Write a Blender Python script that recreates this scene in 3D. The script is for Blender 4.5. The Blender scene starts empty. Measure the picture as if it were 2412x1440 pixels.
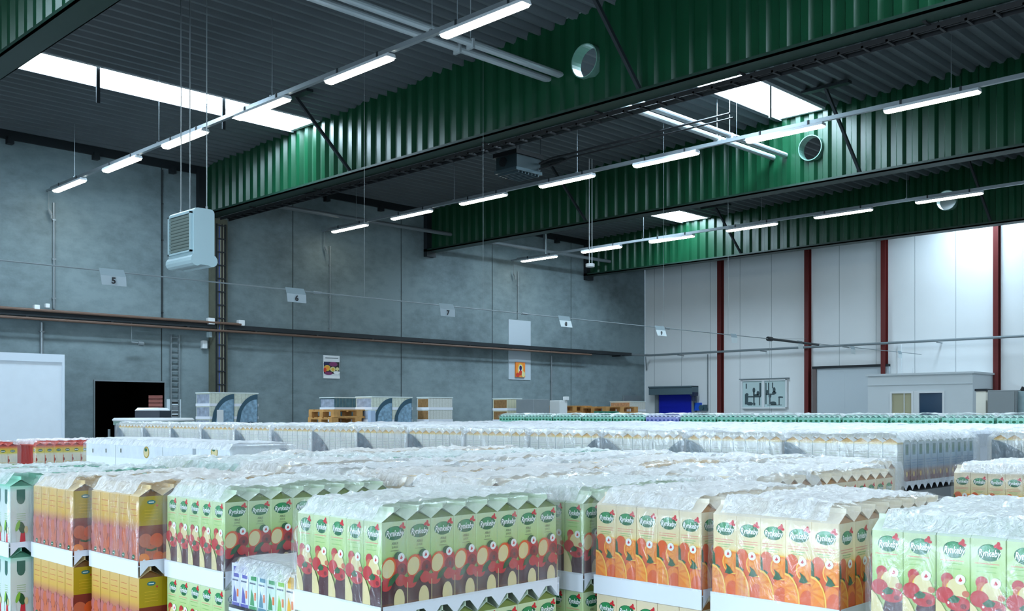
import bpy, math, random
from mathutils import noise, Vector
random.seed(7)
C = bpy.context.scene.collection
SC = bpy.context.scene

# ---------------------------------------------------------------- camera, light, exposure
H = 1.514                                   # eye height above the floor; z below is measured from the eye
F = (0.7116172, 0.7025674)                  # viewing direction in the floor plane
RT = (0.7025674, -0.7116172)
FPX, UC, VH = 2359.0, 1206.0, 975.0
cam = bpy.data.cameras.new('camera')
cam.sensor_width = 36.0
cam.lens = 36.0 * FPX / 2412.0
cam.shift_y = (VH - 720.0) / 2412.0
cam.clip_start = 0.05
cam.clip_end = 200
co = bpy.data.objects.new('camera', cam)
C.objects.link(co)
co.location = (0, 0, H)
co.rotation_euler = (math.pi / 2, 0, math.atan2(F[1], F[0]) - math.pi / 2)
SC.camera = co

SC.view_settings.view_transform = 'Standard'
SC.view_settings.look = 'None'
SC.view_settings.exposure = 0.1
SC.view_settings.gamma = 1.0
SC.view_settings.use_curve_mapping = False
SC.cycles.max_bounces = 8
SC.cycles.diffuse_bounces = 4
SC.cycles.glossy_bounces = 3
SC.cycles.transparent_max_bounces = 14
SC.cycles.use_denoising = True
SC.cycles.sample_clamp_indirect = 6.0
SC.cycles.caustics_reflective = False
SC.cycles.caustics_refractive = False

SKY_STRENGTH = 37.0       # daylit roof panels
LAMP_STRENGTH = 13.0     # tube fittings
FILL_STRENGTH = 15.0      # added daylight fill panels, out of view behind the camera
w = bpy.data.worlds.new('world')
SC.world = w
w.use_nodes = True
w.node_tree.nodes['Background'].inputs[0].default_value = (0.55, 0.75, 0.95, 1)
w.node_tree.nodes['Background'].inputs[1].default_value = 1.0


# ---------------------------------------------------------------- helpers
def lin(c):
    r = []
    for v in c:
        v = v / 255.0
        r.append(v / 12.92 if v <= 0.04045 else ((v + 0.055) / 1.055) ** 2.4)
    return tuple(r) + (1.0,)


MATS = {}


def mat(name, col, rough=0.6, metal=0.0, spec=0.4, emit=0.0, var=0.0, vscale=6.0, bump=0.0, bscale=40.0, ecol=None):
    if name in MATS:
        return MATS[name]
    m = bpy.data.materials.new(name)
    m.use_nodes = True
    nt = m.node_tree
    b = nt.nodes['Principled BSDF']
    b.inputs['Base Color'].default_value = lin(col)
    b.inputs['Roughness'].default_value = rough
    b.inputs['Metallic'].default_value = metal
    b.inputs['Specular IOR Level'].default_value = spec
    if emit:
        b.inputs['Emission Color'].default_value = lin(ecol or col)
        b.inputs['Emission Strength'].default_value = emit
    if var:
        tc = nt.nodes.new('ShaderNodeTexCoord')
        n = nt.nodes.new('ShaderNodeTexNoise')
        n.inputs['Scale'].default_value = vscale
        n.inputs['Detail'].default_value = 6
        nt.links.new(tc.outputs['Object'], n.inputs['Vector'])
        mr = nt.nodes.new('ShaderNodeMapRange')
        mr.inputs[1].default_value = 0.3
        mr.inputs[2].default_value = 0.7
        mr.inputs[3].default_value = 1 - var
        mr.inputs[4].default_value = 1 + var
        nt.links.new(n.outputs['Fac'], mr.inputs[0])
        mx = nt.nodes.new('ShaderNodeMix')
        mx.data_type = 'RGBA'
        mx.blend_type = 'MULTIPLY'
        mx.inputs[0].default_value = 1
        mx.inputs[6].default_value = lin(col)
        nt.links.new(mr.outputs[0], mx.inputs[7])
        nt.links.new(mx.outputs[2], b.inputs['Base Color'])
    if bump:
        tc = nt.nodes.new('ShaderNodeTexCoord')
        n = nt.nodes.new('ShaderNodeTexNoise')
        n.inputs['Scale'].default_value = bscale
        n.inputs['Detail'].default_value = 4
        nt.links.new(tc.outputs['Object'], n.inputs['Vector'])
        bp = nt.nodes.new('ShaderNodeBump')
        bp.inputs['Strength'].default_value = bump
        bp.inputs['Distance'].default_value = 0.01
        nt.links.new(n.outputs['Fac'], bp.inputs['Height'])
        nt.links.new(bp.outputs[0], b.inputs['Normal'])
    MATS[name] = m
    return m


def ramp_mat(name, stops, h, rough=0.35, spec=0.5):
    """printed carton: colour bands up the height of the carton (object z from 0 to h)"""
    if name in MATS:
        return MATS[name]
    m = bpy.data.materials.new(name)
    m.use_nodes = True
    nt = m.node_tree
    b = nt.nodes['Principled BSDF']
    b.inputs['Roughness'].default_value = rough
    b.inputs['Specular IOR Level'].default_value = spec
    tc = nt.nodes.new('ShaderNodeTexCoord')
    sp = nt.nodes.new('ShaderNodeSeparateXYZ')
    nt.links.new(tc.outputs['Object'], sp.inputs[0])
    dv = nt.nodes.new('ShaderNodeMath')
    dv.operation = 'DIVIDE'
    dv.inputs[1].default_value = h
    nt.links.new(sp.outputs[2], dv.inputs[0])
    cr = nt.nodes.new('ShaderNodeValToRGB')
    while len(cr.color_ramp.elements) > 1:
        cr.color_ramp.elements.remove(cr.color_ramp.elements[0])
    cr.color_ramp.elements[0].position = stops[0][0]
    cr.color_ramp.elements[0].color = lin(stops[0][1])
    for p, c in stops[1:]:
        e = cr.color_ramp.elements.new(p)
        e.color = lin(c)
    nt.links.new(dv.outputs[0], cr.inputs[0])
    nt.links.new(cr.outputs[0], b.inputs['Base Color'])
    MATS[name] = m
    return m


def ray(u, v):
    dx = (u - UC) / FPX
    return (F[0] + dx * RT[0], F[1] + dx * RT[1], (VH - v) / FPX)


def onX(u, v, X):
    r = ray(u, v)
    t = X / r[0]
    return (X, r[1] * t, r[2] * t)


def onY(u, v, Y):
    r = ray(u, v)
    t = Y / r[1]
    return (r[0] * t, Y, r[2] * t)


def at(u, v, D):
    r = ray(u, v)
    return (r[0] * D, r[1] * D, r[2] * D)


ROOF0, SLOPE = 5.56, 0.026


def roofz(y):
    return ROOF0 + (21 - y) * SLOPE


FLOOR = -H


def tag(o, label=None, cat=None, group=None, kind=None):
    if label:
        o['label'] = label
    if cat:
        o['category'] = cat
    if group:
        o['group'] = group
    if kind:
        o['kind'] = kind
    return o


def thing(name, label, cat, loc, group=None, rz=0.0, kind=None):
    o = bpy.data.objects.new(name, None)
    C.objects.link(o)
    o.empty_display_size = 0.1
    o.location = (loc[0], loc[1], loc[2] + H)
    o.rotation_euler = (0, 0, rz)
    o['o'] = list(loc)
    tag(o, label, cat, group, kind)
    return o


class MB:
    def __init__(s):
        s.v = []
        s.f = []
        s.m = []

    def quad(s, pts, m=0):
        n = len(s.v)
        s.v += [tuple(p) for p in pts]
        s.f.append(tuple(range(n, n + len(pts))))
        s.m.append(m)

    def box(s, x0, x1, y0, y1, z0, z1, m=0):
        n = len(s.v)
        s.v += [(x0, y0, z0), (x1, y0, z0), (x1, y1, z0), (x0, y1, z0), (x0, y0, z1), (x1, y0, z1), (x1, y1, z1), (x0, y1, z1)]
        for q in ((0, 3, 2, 1), (4, 5, 6, 7), (0, 1, 5, 4), (1, 2, 6, 5), (2, 3, 7, 6), (3, 0, 4, 7)):
            s.f.append(tuple(n + i for i in q))
            s.m.append(m)

    def bbox(s, x0, x1, y0, y1, z0, z1, b, m=0):
        """box with its vertical edges and top chamfered"""
        def ring(i, z):
            xa, xb, ya, yb = x0 + i, x1 - i, y0 + i, y1 - i
            c = b
            return [(xa + c, ya, z), (xb - c, ya, z), (xb, ya + c, z), (xb, yb - c, z), (xb - c, yb, z), (xa + c, yb, z), (xa, yb - c, z), (xa, ya + c, z)]
        s.loft([ring(b * .6, z0), ring(0, z0 + b), ring(0, z1 - b), ring(b * .6, z1)], m)

    def loft(s, rings, m=0, caps=True):
        n = len(s.v)
        k = len(rings[0])
        for r in rings:
            s.v += [tuple(p) for p in r]
        for i in range(len(rings) - 1):
            for j in range(k):
                a = n + i * k + j
                b = n + i * k + (j + 1) % k
                s.f.append((a, b, b + k, a + k))
                s.m.append(m)
        if caps:
            s.f.append(tuple(n + k - 1 - j for j in range(k)))
            s.m.append(m)
            s.f.append(tuple(n + (len(rings) - 1) * k + j for j in range(k)))
            s.m.append(m)

    def tube(s, p, q, r, k=8, m=0, r2=None):
        p = Vector(p)
        q = Vector(q)
        d = (q - p).normalized()
        a = d.cross(Vector((0, 0, 1)))
        if a.length < 1e-3:
            a = Vector((1, 0, 0))
        a.normalize()
        b = d.cross(a)
        r2 = r if r2 is None else r2
        s.loft([[tuple(c + a * math.cos(t) * rr - b * math.sin(t) * rr) for t in [2 * math.pi * j / k for j in range(k)]] for c, rr in ((p, r), (q, r2))], m)

    def path(s, pts, r, k=6, m=0):
        for i in range(len(pts) - 1):
            s.tube(pts[i], pts[i + 1], r, k, m)

    def bar(s, p, q, wd, th, m=0):
        """flat bar from p to q; wd across (horizontal), th thick"""
        p = Vector(p)
        q = Vector(q)
        d = (q - p).normalized()
        a = d.cross(Vector((0, 0, 1)))
        if a.length < 1e-3:
            a = Vector((1, 0, 0))
        a.normalize()
        b = d.cross(a)
        s.loft([[tuple(c + a * i * wd / 2 + b * j * th / 2) for i, j in ((-1, -1), (-1, 1), (1, 1), (1, -1))] for c in (p, q)], m)

    def build(s, name, mats, parent=None, smooth=False):
        me = bpy.data.meshes.new(name)
        o = bpy.data.objects.new(name, me)
        C.objects.link(o)
        ox = (0, 0, 0)
        if parent is not None:
            r = parent
            while r.parent is not None:
                r = r.parent
            ox = list(r['o']) if 'o' in r.keys() else (0, 0, 0)
            o.parent = parent
        else:
            o.location = (0, 0, H)
        me.from_pydata([(a - ox[0], b - ox[1], c - ox[2]) for a, b, c in s.v], [], s.f)
        if not isinstance(mats, (list, tuple)):
            mats = [mats]
        for m in mats:
            me.materials.append(m)
        me.polygons.foreach_set('material_index', s.m)
        if smooth:
            me.polygons.foreach_set('use_smooth', [True] * len(s.f))
        me.update()
        return o


def struct(name, mb, mats, label=None, parent=None):
    o = mb.build(name, mats, parent)
    if parent is None:
        o['kind'] = 'structure'
        if label:
            o['label'] = label
    return o


def solo(name, mb, mats, label, cat, group=None, kind=None, smooth=False):
    """a thing that is one mesh; its origin goes to the middle of its base"""
    xs = [p[0] for p in mb.v]
    ys = [p[1] for p in mb.v]
    zs = [p[2] for p in mb.v]
    c = ((min(xs) + max(xs)) / 2, (min(ys) + max(ys)) / 2, min(zs))
    mb.v = [(a - c[0], b - c[1], d - c[2]) for a, b, d in mb.v]
    o = mb.build(name, mats, None, smooth)
    o.location = (c[0], c[1], c[2] + H)
    return tag(o, label, cat, group, kind)


def dup(root, loc, rz, label, group=None):
    r = root.copy()
    C.objects.link(r)
    r.location = (loc[0], loc[1], loc[2] + H)
    r.rotation_euler = (0, 0, rz)
    r['label'] = label
    if group:
        r['group'] = group
    for ch in list(root.children):
        c = ch.copy()
        C.objects.link(c)
        c.parent = r
        for g in list(ch.children):
            d = g.copy()
            C.objects.link(d)
            d.parent = c
    return r


ORD = ['first', 'second', 'third', 'fourth', 'fifth', 'sixth', 'seventh', 'eighth', 'ninth', 'tenth', 'eleventh', 'twelfth', 'thirteenth', 'fourteenth', 'fifteenth', 'sixteenth']


def text_polys(body, size, bold=0.0, shear=0.0):
    cu = bpy.data.curves.new('lettering', 'FONT')
    cu.body = body
    cu.size = size
    cu.offset = bold
    cu.shear = shear
    cu.align_x = 'CENTER'
    cu.align_y = 'CENTER'
    cu.resolution_u = 2
    ob = bpy.data.objects.new('lettering', cu)
    C.objects.link(ob)
    bpy.context.view_layer.update()
    me = bpy.data.meshes.new_from_object(ob.evaluated_get(bpy.context.evaluated_depsgraph_get()))
    vs = [(v.co.x, v.co.y) for v in me.vertices]
    ps = [tuple(p.vertices) for p in me.polygons]
    C.objects.unlink(ob)
    bpy.data.objects.remove(ob)
    bpy.data.meshes.remove(me)
    bpy.data.curves.remove(cu)
    return vs, ps


# ---------------------------------------------------------------- surface materials
def concrete_material():
    m = bpy.data.materials.new('concrete')
    m.use_nodes = True
    nt = m.node_tree
    b = nt.nodes['Principled BSDF']
    b.inputs['Roughness'].default_value = 0.75
    b.inputs['Specular IOR Level'].default_value = 0.25
    tc = nt.nodes.new('ShaderNodeTexCoord')
    cols = []
    for sc, det, st in ((0.55, 8, (1, 1, 1)), (3.2, 8, (1, 1, 1.8)), (24, 4, (1, 1, 1))):
        mp = nt.nodes.new('ShaderNodeMapping')
        mp.inputs['Scale'].default_value = st
        nt.links.new(tc.outputs['Object'], mp.inputs[0])
        n = nt.nodes.new('ShaderNodeTexNoise')
        n.inputs['Scale'].default_value = sc
        n.inputs['Detail'].default_value = det
        n.inputs['Roughness'].default_value = 0.6
        nt.links.new(mp.outputs[0], n.inputs['Vector'])
        cols.append(n)
    a = nt.nodes.new('ShaderNodeMath')
    a.operation = 'MULTIPLY_ADD'
    nt.links.new(cols[1].outputs['Fac'], a.inputs[0])
    a.inputs[1].default_value = 0.6
    nt.links.new(cols[0].outputs['Fac'], a.inputs[2])
    a2 = nt.nodes.new('ShaderNodeMath')
    a2.operation = 'MULTIPLY_ADD'
    nt.links.new(cols[2].outputs['Fac'], a2.inputs[0])
    a2.inputs[1].default_value = 0.12
    nt.links.new(a.outputs[0], a2.inputs[2])
    cr = nt.nodes.new('ShaderNodeValToRGB')
    cr.color_ramp.elements[0].position = 0.55
    cr.color_ramp.elements[0].color = lin((92, 106, 110))
    cr.color_ramp.elements[1].position = 1.15
    cr.color_ramp.elements[1].color = lin((128, 144, 148))
    nt.links.new(a2.outputs[0], cr.inputs[0])
    nt.links.new(cr.outputs[0], b.inputs['Base Color'])
    bp = nt.nodes.new('ShaderNodeBump')
    bp.inputs['Strength'].default_value = 0.15
    bp.inputs['Distance'].default_value = 0.01
    nt.links.new(cols[2].outputs['Fac'], bp.inputs['Height'])
    nt.links.new(bp.outputs[0], b.inputs['Normal'])
    MATS['concrete'] = m
    return m


CONC = concrete_material()
JOINT = mat('joint_sealant', (52, 60, 62), 0.8)
WHITEW = mat('white_cladding', (228, 231, 232), 0.55, var=0.03, vscale=0.7)
SEAM = mat('cladding_seam', (150, 158, 162), 0.6)
DECK = mat('roof_deck', (92, 100, 104), 0.55, metal=0.0, spec=0.35, var=0.08, vscale=1.5)
GREEN = mat('green_steel', (9, 60, 36), 0.32, metal=0.0, spec=0.45, var=0.06, vscale=1.2)
GREEND = mat('green_flange', (18, 46, 36), 0.5, spec=0.4)
REDST = mat('red_oxide_steel', (98, 30, 28), 0.5)
DARKST = mat('dark_steel', (38, 44, 48), 0.5, metal=0.3)
GALV = mat('galvanised_steel', (150, 158, 162), 0.38, metal=0.7)
GREYP = mat('grey_paint', (120, 130, 134), 0.5)
WHITEP = mat('white_paint', (222, 226, 228), 0.4)
BLACK = mat('black_plastic', (20, 22, 25), 0.5)
FLOORM = mat('floor_screed', (120, 122, 120), 0.4, var=0.1, vscale=1.2, spec=0.4)
SKYM = mat('daylit_panel', (214, 238, 250), 0.5, emit=SKY_STRENGTH, ecol=(202, 226, 244))
FILLM = mat('added_fill_panel', (214, 238, 250), 0.5, emit=FILL_STRENGTH, ecol=(202, 226, 244))  # glow of the panels added on the unseen wall behind
FILLM2 = mat('added_fill_panel_dim', (214, 238, 250), 0.5, emit=FILL_STRENGTH * .03, ecol=(202, 226, 244))  # much weaker copy of that glow, for the added side panels
LAMPM = mat('lamp_diffuser', (250, 250, 240), 0.5, emit=LAMP_STRENGTH, ecol=(255, 252, 236))
CARD = mat('white_cardboard', (226, 230, 238), 0.6, bump=0.05)
WOOD = mat('pallet_wood', (190, 142, 84), 0.7, var=0.2, vscale=9)
BROWN = mat('kraft_cardboard', (168, 128, 84), 0.7)
INK = mat('dark_ink', (28, 30, 34), 0.5)
CREAM = mat('cream_panel', (226, 222, 208), 0.6)
RUST = mat('rusty_pipe', (104, 82, 70), 0.6)
BLUE = mat('blue_curtain', (10, 28, 165), 0.45)
BLUEB = mat('blue_box', (22, 84, 200), 0.4)

# ---------------------------------------------------------------- the hall
XW, YW, XF, YF = 27.8, 21.0, -9.0, -8.5
RX = [4.53, 11.25, 17.97, 24.69]          # roof beams
mb = MB()
mb.box(XF - .2, XW + .2, YF - .2, YW + 5, FLOOR - .2, FLOOR)
struct('floor', mb, FLOORM, 'grey concrete warehouse floor hidden by the stacked goods')

# left concrete wall, built as cast panels with open joints, doorway between two of them
DX0, DX1, DZ = 8.8, 10.34, 0.685
mb = MB()
joints = [-6.5, -3.1, 0.1, 3.5, 6.9, 10.28, 13.65, 17.04, 20.45, 23.94]
edges = [XF] + joints + [XW]
g = 0.014
for i in range(len(edges) - 1):
    a, b = edges[i] + g, edges[i + 1] - g
    if a < DX0 < b:
        mb.box(a, DX0, YW, YW + .2, FLOOR, 7.4, 0)
        mb.box(DX0, b, YW, YW + .2, DZ, 7.4, 0)
    elif a < DX1 < b:
        mb.box(DX1, b, YW, YW + .2, FLOOR, 7.4, 0)
        mb.box(a, DX1, YW, YW + .2, DZ, 7.4, 0)
    else:
        mb.box(a, b, YW, YW + .2, FLOOR, 7.4, 0)
for x in joints:
    if x == 10.28:
        mb.box(x - g, x + g, YW + .012, YW + .19, DZ, 7.4, 1)
    else:
        mb.box(x - g, x + g, YW + .012, YW + .19, FLOOR, 7.4, 1)
struct('wall_left', mb, [CONC, JOINT], 'grey precast concrete panel wall with dark vertical joints')
# passage behind the doorway, its darkness put into the wall colour
mb = MB()
DK = mat('passage_shade_colour', (16, 18, 24), 0.9)
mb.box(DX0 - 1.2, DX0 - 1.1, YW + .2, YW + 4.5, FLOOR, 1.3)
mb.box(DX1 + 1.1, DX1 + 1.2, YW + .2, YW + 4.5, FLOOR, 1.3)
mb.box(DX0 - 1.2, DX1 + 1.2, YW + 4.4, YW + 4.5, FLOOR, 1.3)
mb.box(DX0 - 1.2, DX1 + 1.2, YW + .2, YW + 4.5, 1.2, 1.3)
struct('wall_passage', mb, DK, 'passage beyond the doorway, coloured dark for lack of light')
mb = MB()
mb.box(DX1, DX1 + .02, YW - .03, YW + .2, FLOOR, DZ)
mb.box(DX0 - .02, DX0, YW - .03, YW + .2, FLOOR, DZ)
mb.box(DX0 - .02, DX1 + .02, YW - .03, YW + .2, DZ, DZ + .03)
struct('trim_1', mb, GREYP, 'grey steel lining of the dark doorway')

# white clad far wall
mb = MB()
mb.box(XW, XW + .2, YF, YW, FLOOR, 7.4, 0)
for k in range(27):
    y = YW - 1.12 * k - .4
    if y > YF:
        mb.box(XW - .003, XW, y - .006, y + .006, FLOOR, 7.0, 1)
struct('wall_right', mb, [WHITEW, SEAM], 'white sandwich panel wall at the right')
mb = MB()
mb.box(XF - .2, XF, YF, YW, FLOOR, 7.4, 0)
struct('wall_front', mb, WHITEW)
mb = MB()
mb.box(XF - .2, XW + .2, YF - .2, YF, FLOOR, 7.4, 0)
struct('wall_back', mb, mat('grey_cladding', (104, 112, 116), .6))
# gate-sized glowing panels added out of view, for low daylight from behind
for i, (ya, yb) in enumerate(((-6.5, -2.5), (0.5, 4.5), (7.0, 11.0))):
    mb = MB()
    mb.quad([(XF + .02, ya, FLOOR + .1), (XF + .02, yb, FLOOR + .1), (XF + .02, yb, FLOOR + 3.8), (XF + .02, ya, FLOOR + 3.8)], 0)
    struct('window_%d' % (i + 5), mb, FILLM)
for i, (xa, xb) in enumerate(((-6.0, -1.5), (2.5, 7.0), (11, 15.5))):  # dim glowing panels added on the unseen side wall
    mb = MB()
    mb.quad([(xb, YF + .02, FLOOR + .1), (xa, YF + .02, FLOOR + .1), (xa, YF + .02, FLOOR + 3.8), (xb, YF + .02, FLOOR + 3.8)][::-1], 0)
    struct('window_%d' % (i + 8), mb, FILLM2)

# red columns on the far wall
for i, y in enumerate((17.9, 14.84, 12.47, 9.43, 6.4, 3.3, 0.2)):
    mb = MB()
    mb.box(XW - .20, XW - .185, y - .065, y + .065, FLOOR, 6.2)
    mb.box(XW - .015, XW, y - .065, y + .065, FLOOR, 6.2)
    mb.box(XW - .185, XW - .015, y - .005, y + .005, FLOOR, 6.2)
    o = solo('wall_column', mb, REDST, ['dark red steel column on white wall, nearest the blue door', 'dark red steel column between the drawing panel and grey sliding door',
             'dark red steel column ending above the office cabin front', 'dark red steel column behind the right end of the office cabin'][i] if i < 4 else
             'dark red steel column further along white wall, number %s beyond the cabin' % ['one', 'two', 'three'][i - 4], 'column', 'red steel columns on the white wall', 'structure')

# roof deck: trapezoidal sheets with ribs along x, openings for the rooflights
skies = {0: (9.25, 10.18), 1: (16.3, 17.23), 2: (9.25, 10.18), 3: (16.3, 17.23), 4: (9.25, 10.18)}
skies2 = {0: (-5.1, -4.2), 1: (2.1, 3.03), 2: (-5.1, -4.2), 3: (2.1, 3.03), 4: (-5.1, -4.2)}
bayx = [(-2.19, RX[0]), (RX[0], RX[1]), (RX[1], RX[2]), (RX[2], RX[3]), (RX[3], XW)]
bayx = [(XF, -2.19)] + bayx
mb = MB()
P = 0.25
prof = [(0.0, 0.0), (0.06, 0.0), (0.10, 0.085), (0.21, 0.085)]
ys = []
y = YF
while y < YW:
    for a, h_ in prof:
        if y + a < YW:
            ys.append((y + a, h_))
    y += P
ys.append((YW, 0.0))
for bi, (xa, xb) in enumerate(bayx):
    holes = [] if bi == 0 else [skies[bi - 1], skies2[bi - 1]]
    for (y0, h0), (y1, h1) in zip(ys[:-1], ys[1:]):
        cuts = [(y0, h0, y1, h1)]
        for (ha, hb) in holes:
            nc = []
            for (a, ah, b, bh) in cuts:
                def hh(t):
                    return ah + (bh - ah) * (t - a) / (b - a) if b > a else ah
                if b <= ha or a >= hb:
                    nc.append((a, ah, b, bh))
                else:
                    if a < ha:
                        nc.append((a, ah, ha, hh(ha)))
                    if b > hb:
                        nc.append((hb, hh(hb), b, bh))
            cuts = nc
        for (a, ah, b, bh) in cuts:
            mb.quad([(xa, a, roofz(a) + ah), (xa, b, roofz(b) + bh), (xb, b, roofz(b) + bh), (xb, a, roofz(a) + ah)])
mb.box(XF, XW, YF, YW, 6.75, 6.8)
struct('ceiling', mb, DECK, 'dark grey corrugated steel roof deck')

wn = 0
for bi, (xa, xb) in enumerate(bayx[1:]):
    for (ya, yb) in (skies[bi], skies2[bi]):
        t = bpy.data.objects.new('window_%d' % (20 + wn), None)
        wn += 1
        C.objects.link(t)
        t.location = ((xa + xb) / 2, (ya + yb) / 2, roofz(ya) + H)
        t['o'] = [(xa + xb) / 2, (ya + yb) / 2, roofz(ya)]
        t['kind'] = 'structure'
        z0, z1 = roofz(ya), roofz(yb)
        m2 = MB()
        m2.quad([(xa + .12, ya, z0 + .14), (xb - .12, ya, z0 + .14), (xb - .12, yb, z1 + .14), (xa + .12, yb, z1 + .14)][::-1])
        m2.build('pane', SKYM, t)
        m2 = MB()
        for y_, z_ in ((ya, z0), (yb, z1)):
            m2.box(xa + .045, xb - .045, y_ - .012, y_ + .012, z_ - .02, z_ + .16)
        m2.box(xa + .045, xa + .12, ya, yb, z0 - .02, z0 + .16)
        m2.box(xb - .12, xb - .045, ya, yb, z0 - .02, z0 + .16)
        m2.build('window_frame', WHITEP, t)

# green roof beams with ribbed webs, flanges, round service openings and braces
HY, HZ, HR = 9.53, 5.16, 0.245
names = ['dark green ribbed roof beam crossing the top left corner', 'long green ribbed roof beam lit by the big skylight at left',
         'green ribbed roof beam with round opening behind the twin pipes', 'farthest green ribbed roof beam just before the white wall']
bnames = ['diagonal green strut bracing the roof beam at top left', 'diagonal dark strut over the brightly lit green beam', 'diagonal strut under middle roof beam',
          'diagonal strut on the farthest green beam']
for i, X in enumerate(RX):
    ya, yb = YF, YW - .02
    t = bpy.data.objects.new('roof_beam', None)
    C.objects.link(t)
    t.location = (X, YW, 4.43 + H)
    t['o'] = [X, YW, 4.43]
    tag(t, names[i], None, None, 'structure')
    # web profile
    pts = []
    P2 = 0.29
    k = 0
    y = ya
    while y < yb - .4:
        for a, e in ((0.0, -.035), (0.10, -.035), (0.145, .035), (0.245, .035)):
            pts.append((y + a, e))
        y += P2
    pts.append((yb, -.035))
    # refine around the opening
    ref = []
    for (a, ea), (b, eb) in zip(pts[:-1], pts[1:]):
        n = 1
        if b > HY - HR - .02 and a < HY + HR + .02:
            n = 6
        for q in range(n):
            s_ = q / n
            ref.append((a + (b - a) * s_, ea + (eb - ea) * s_))
    ref.append(pts[-1])
    ref += [(HY - HR, None), (HY + HR, None)]
    ref.sort(key=lambda p: p[0])
    for q in range(len(ref)):
        if ref[q][1] is None:
            a, b = ref[q - 1], ref[q + 1]
            ref[q] = (ref[q][0], a[1] + (b[1] - a[1]) * (ref[q][0] - a[0]) / max(1e-6, b[0] - a[0]))
    m2 = MB()
    zb = 4.46
    for (a, ea), (b, eb) in zip(ref[:-1], ref[1:]):
        if b - a < 1e-6:
            continue
        if a >= HY - HR - 1e-6 and b <= HY + HR + 1e-6:
            ha = math.sqrt(max(0, HR ** 2 - (a - HY) ** 2))
            hb = math.sqrt(max(0, HR ** 2 - (b - HY) ** 2))
            m2.quad([(X + ea, a, zb), (X + eb, b, zb), (X + eb, b, HZ - hb), (X + ea, a, HZ - ha)])
            m2.quad([(X + ea, a, HZ + ha), (X + eb, b, HZ + hb), (X + eb, b, roofz(b) + .088), (X + ea, a, roofz(a) + .088)])
        else:
            m2.quad([(X + ea, a, zb), (X + eb, b, zb), (X + eb, b, roofz(b) + .088), (X + ea, a, roofz(a) + .088)])
    m2.build('web', GREEN, t)
    m2 = MB()
    m2.box(X - .16, X + .16, ya, yb, 4.43, 4.46)
    m2.box(X - .16, X - .145, ya, yb, 4.43, 4.50)
    m2.box(X + .145, X + .16, ya, yb, 4.43, 4.50)
    m2.build('flange', GREEND, t)
    m2 = MB()
    for q in range(28):
        a0, a1 = 2 * math.pi * q / 28, 2 * math.pi * (q + 1) / 28
        r0, r1 = HR - .012, HR + .004
        for rr in (r0, r1):
            m2.quad([(X - .10, HY + rr * math.cos(a0), HZ + rr * math.sin(a0)), (X - .10, HY + rr * math.cos(a1), HZ + rr * math.sin(a1)),
                     (X + .10, HY + rr * math.cos(a1), HZ + rr * math.sin(a1)), (X + .10, HY + rr * math.cos(a0), HZ + rr * math.sin(a0))])
        for xx in (X - .10, X + .10):
            m2.quad([(xx, HY + r0 * math.cos(a0), HZ + r0 * math.sin(a0)), (xx, HY + r1 * math.cos(a0), HZ + r1 * math.sin(a0)),
                     (xx, HY + r1 * math.cos(a1), HZ + r1 * math.sin(a1)), (xx, HY + r0 * math.cos(a1), HZ + r0 * math.sin(a1))])
    o = m2.build('sleeve', mat('sleeve_sheet', (96, 134, 122), 0.4), t)
    o['label'] = 'pale metal sleeve in round opening'
    # stiffener at the wall end
    m2 = MB()
    m2.box(X - .16, X + .16, yb - .14, yb, 4.30, roofz(yb))
    m2.build('end_plate', DARKST, t)
    # diagonal strut from the bottom flange up to the deck
    for yy in (15.2, 8.5, 1.8):
        m2 = MB()
        m2.bar((X - .12, yy, 4.50), (X - 1.25, yy + .12, roofz(yy) - .03), .05, .05)
        m2.box(X - 1.32, X - 1.18, yy - .35, yy + .55, roofz(yy) - .06, roofz(yy) - .01)
        o = m2.build('brace', DARKST, t)

# cable ladder hung beside the big beam
for i, (X, lab) in enumerate(((RX[1], 'long black cable ladder with rungs hung along the big green beam'),)):
    m2 = MB()
    xa, xb = X + .17, X + .39
    m2.box(xa, xa + .012, -6, 20.5, 4.36, 4.42)
    m2.box(xb - .012, xb, -6, 20.5, 4.36, 4.42)
    y = -6
    while y < 20.4:
        m2.box(xa, xb, y, y + .03, 4.36, 4.385)
        y += .3
    m2.tube((xa + .07, -6, 4.40), (xa + .07, 20.4, 4.40), .016, 6)
    m2.tube((xa + .13, -6, 4.395), (xa + .13, 20.4, 4.395), .011, 6)
    y = -5
    while y < 20:
        m2.box(xa - .14, xa + .01, y, y + .04, 4.41, 4.43)
        m2.tube((xb, y, 4.38), (xb, y, roofz(y)), .005, 5)
        y += 2.4
    solo('cable_ladder', m2, BLACK, lab, 'cable ladder')

# dark edge angle where deck meets the concrete wall
m2 = MB()
m2.box(XF, XW, YW - .07, YW, ROOF0 - .14, ROOF0 + .1)
for x in (5.4, 7.1, 8.8, 10.5, 13.0, 14.6, 16.3, 19.8, 21.5, 23.2):
    m2.box(x - .06, x + .06, YW - .14, YW, ROOF0 - .24, ROOF0 - .1)
struct('trim_2', m2, DARKST, 'dark steel angle along the top of the concrete wall')

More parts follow.
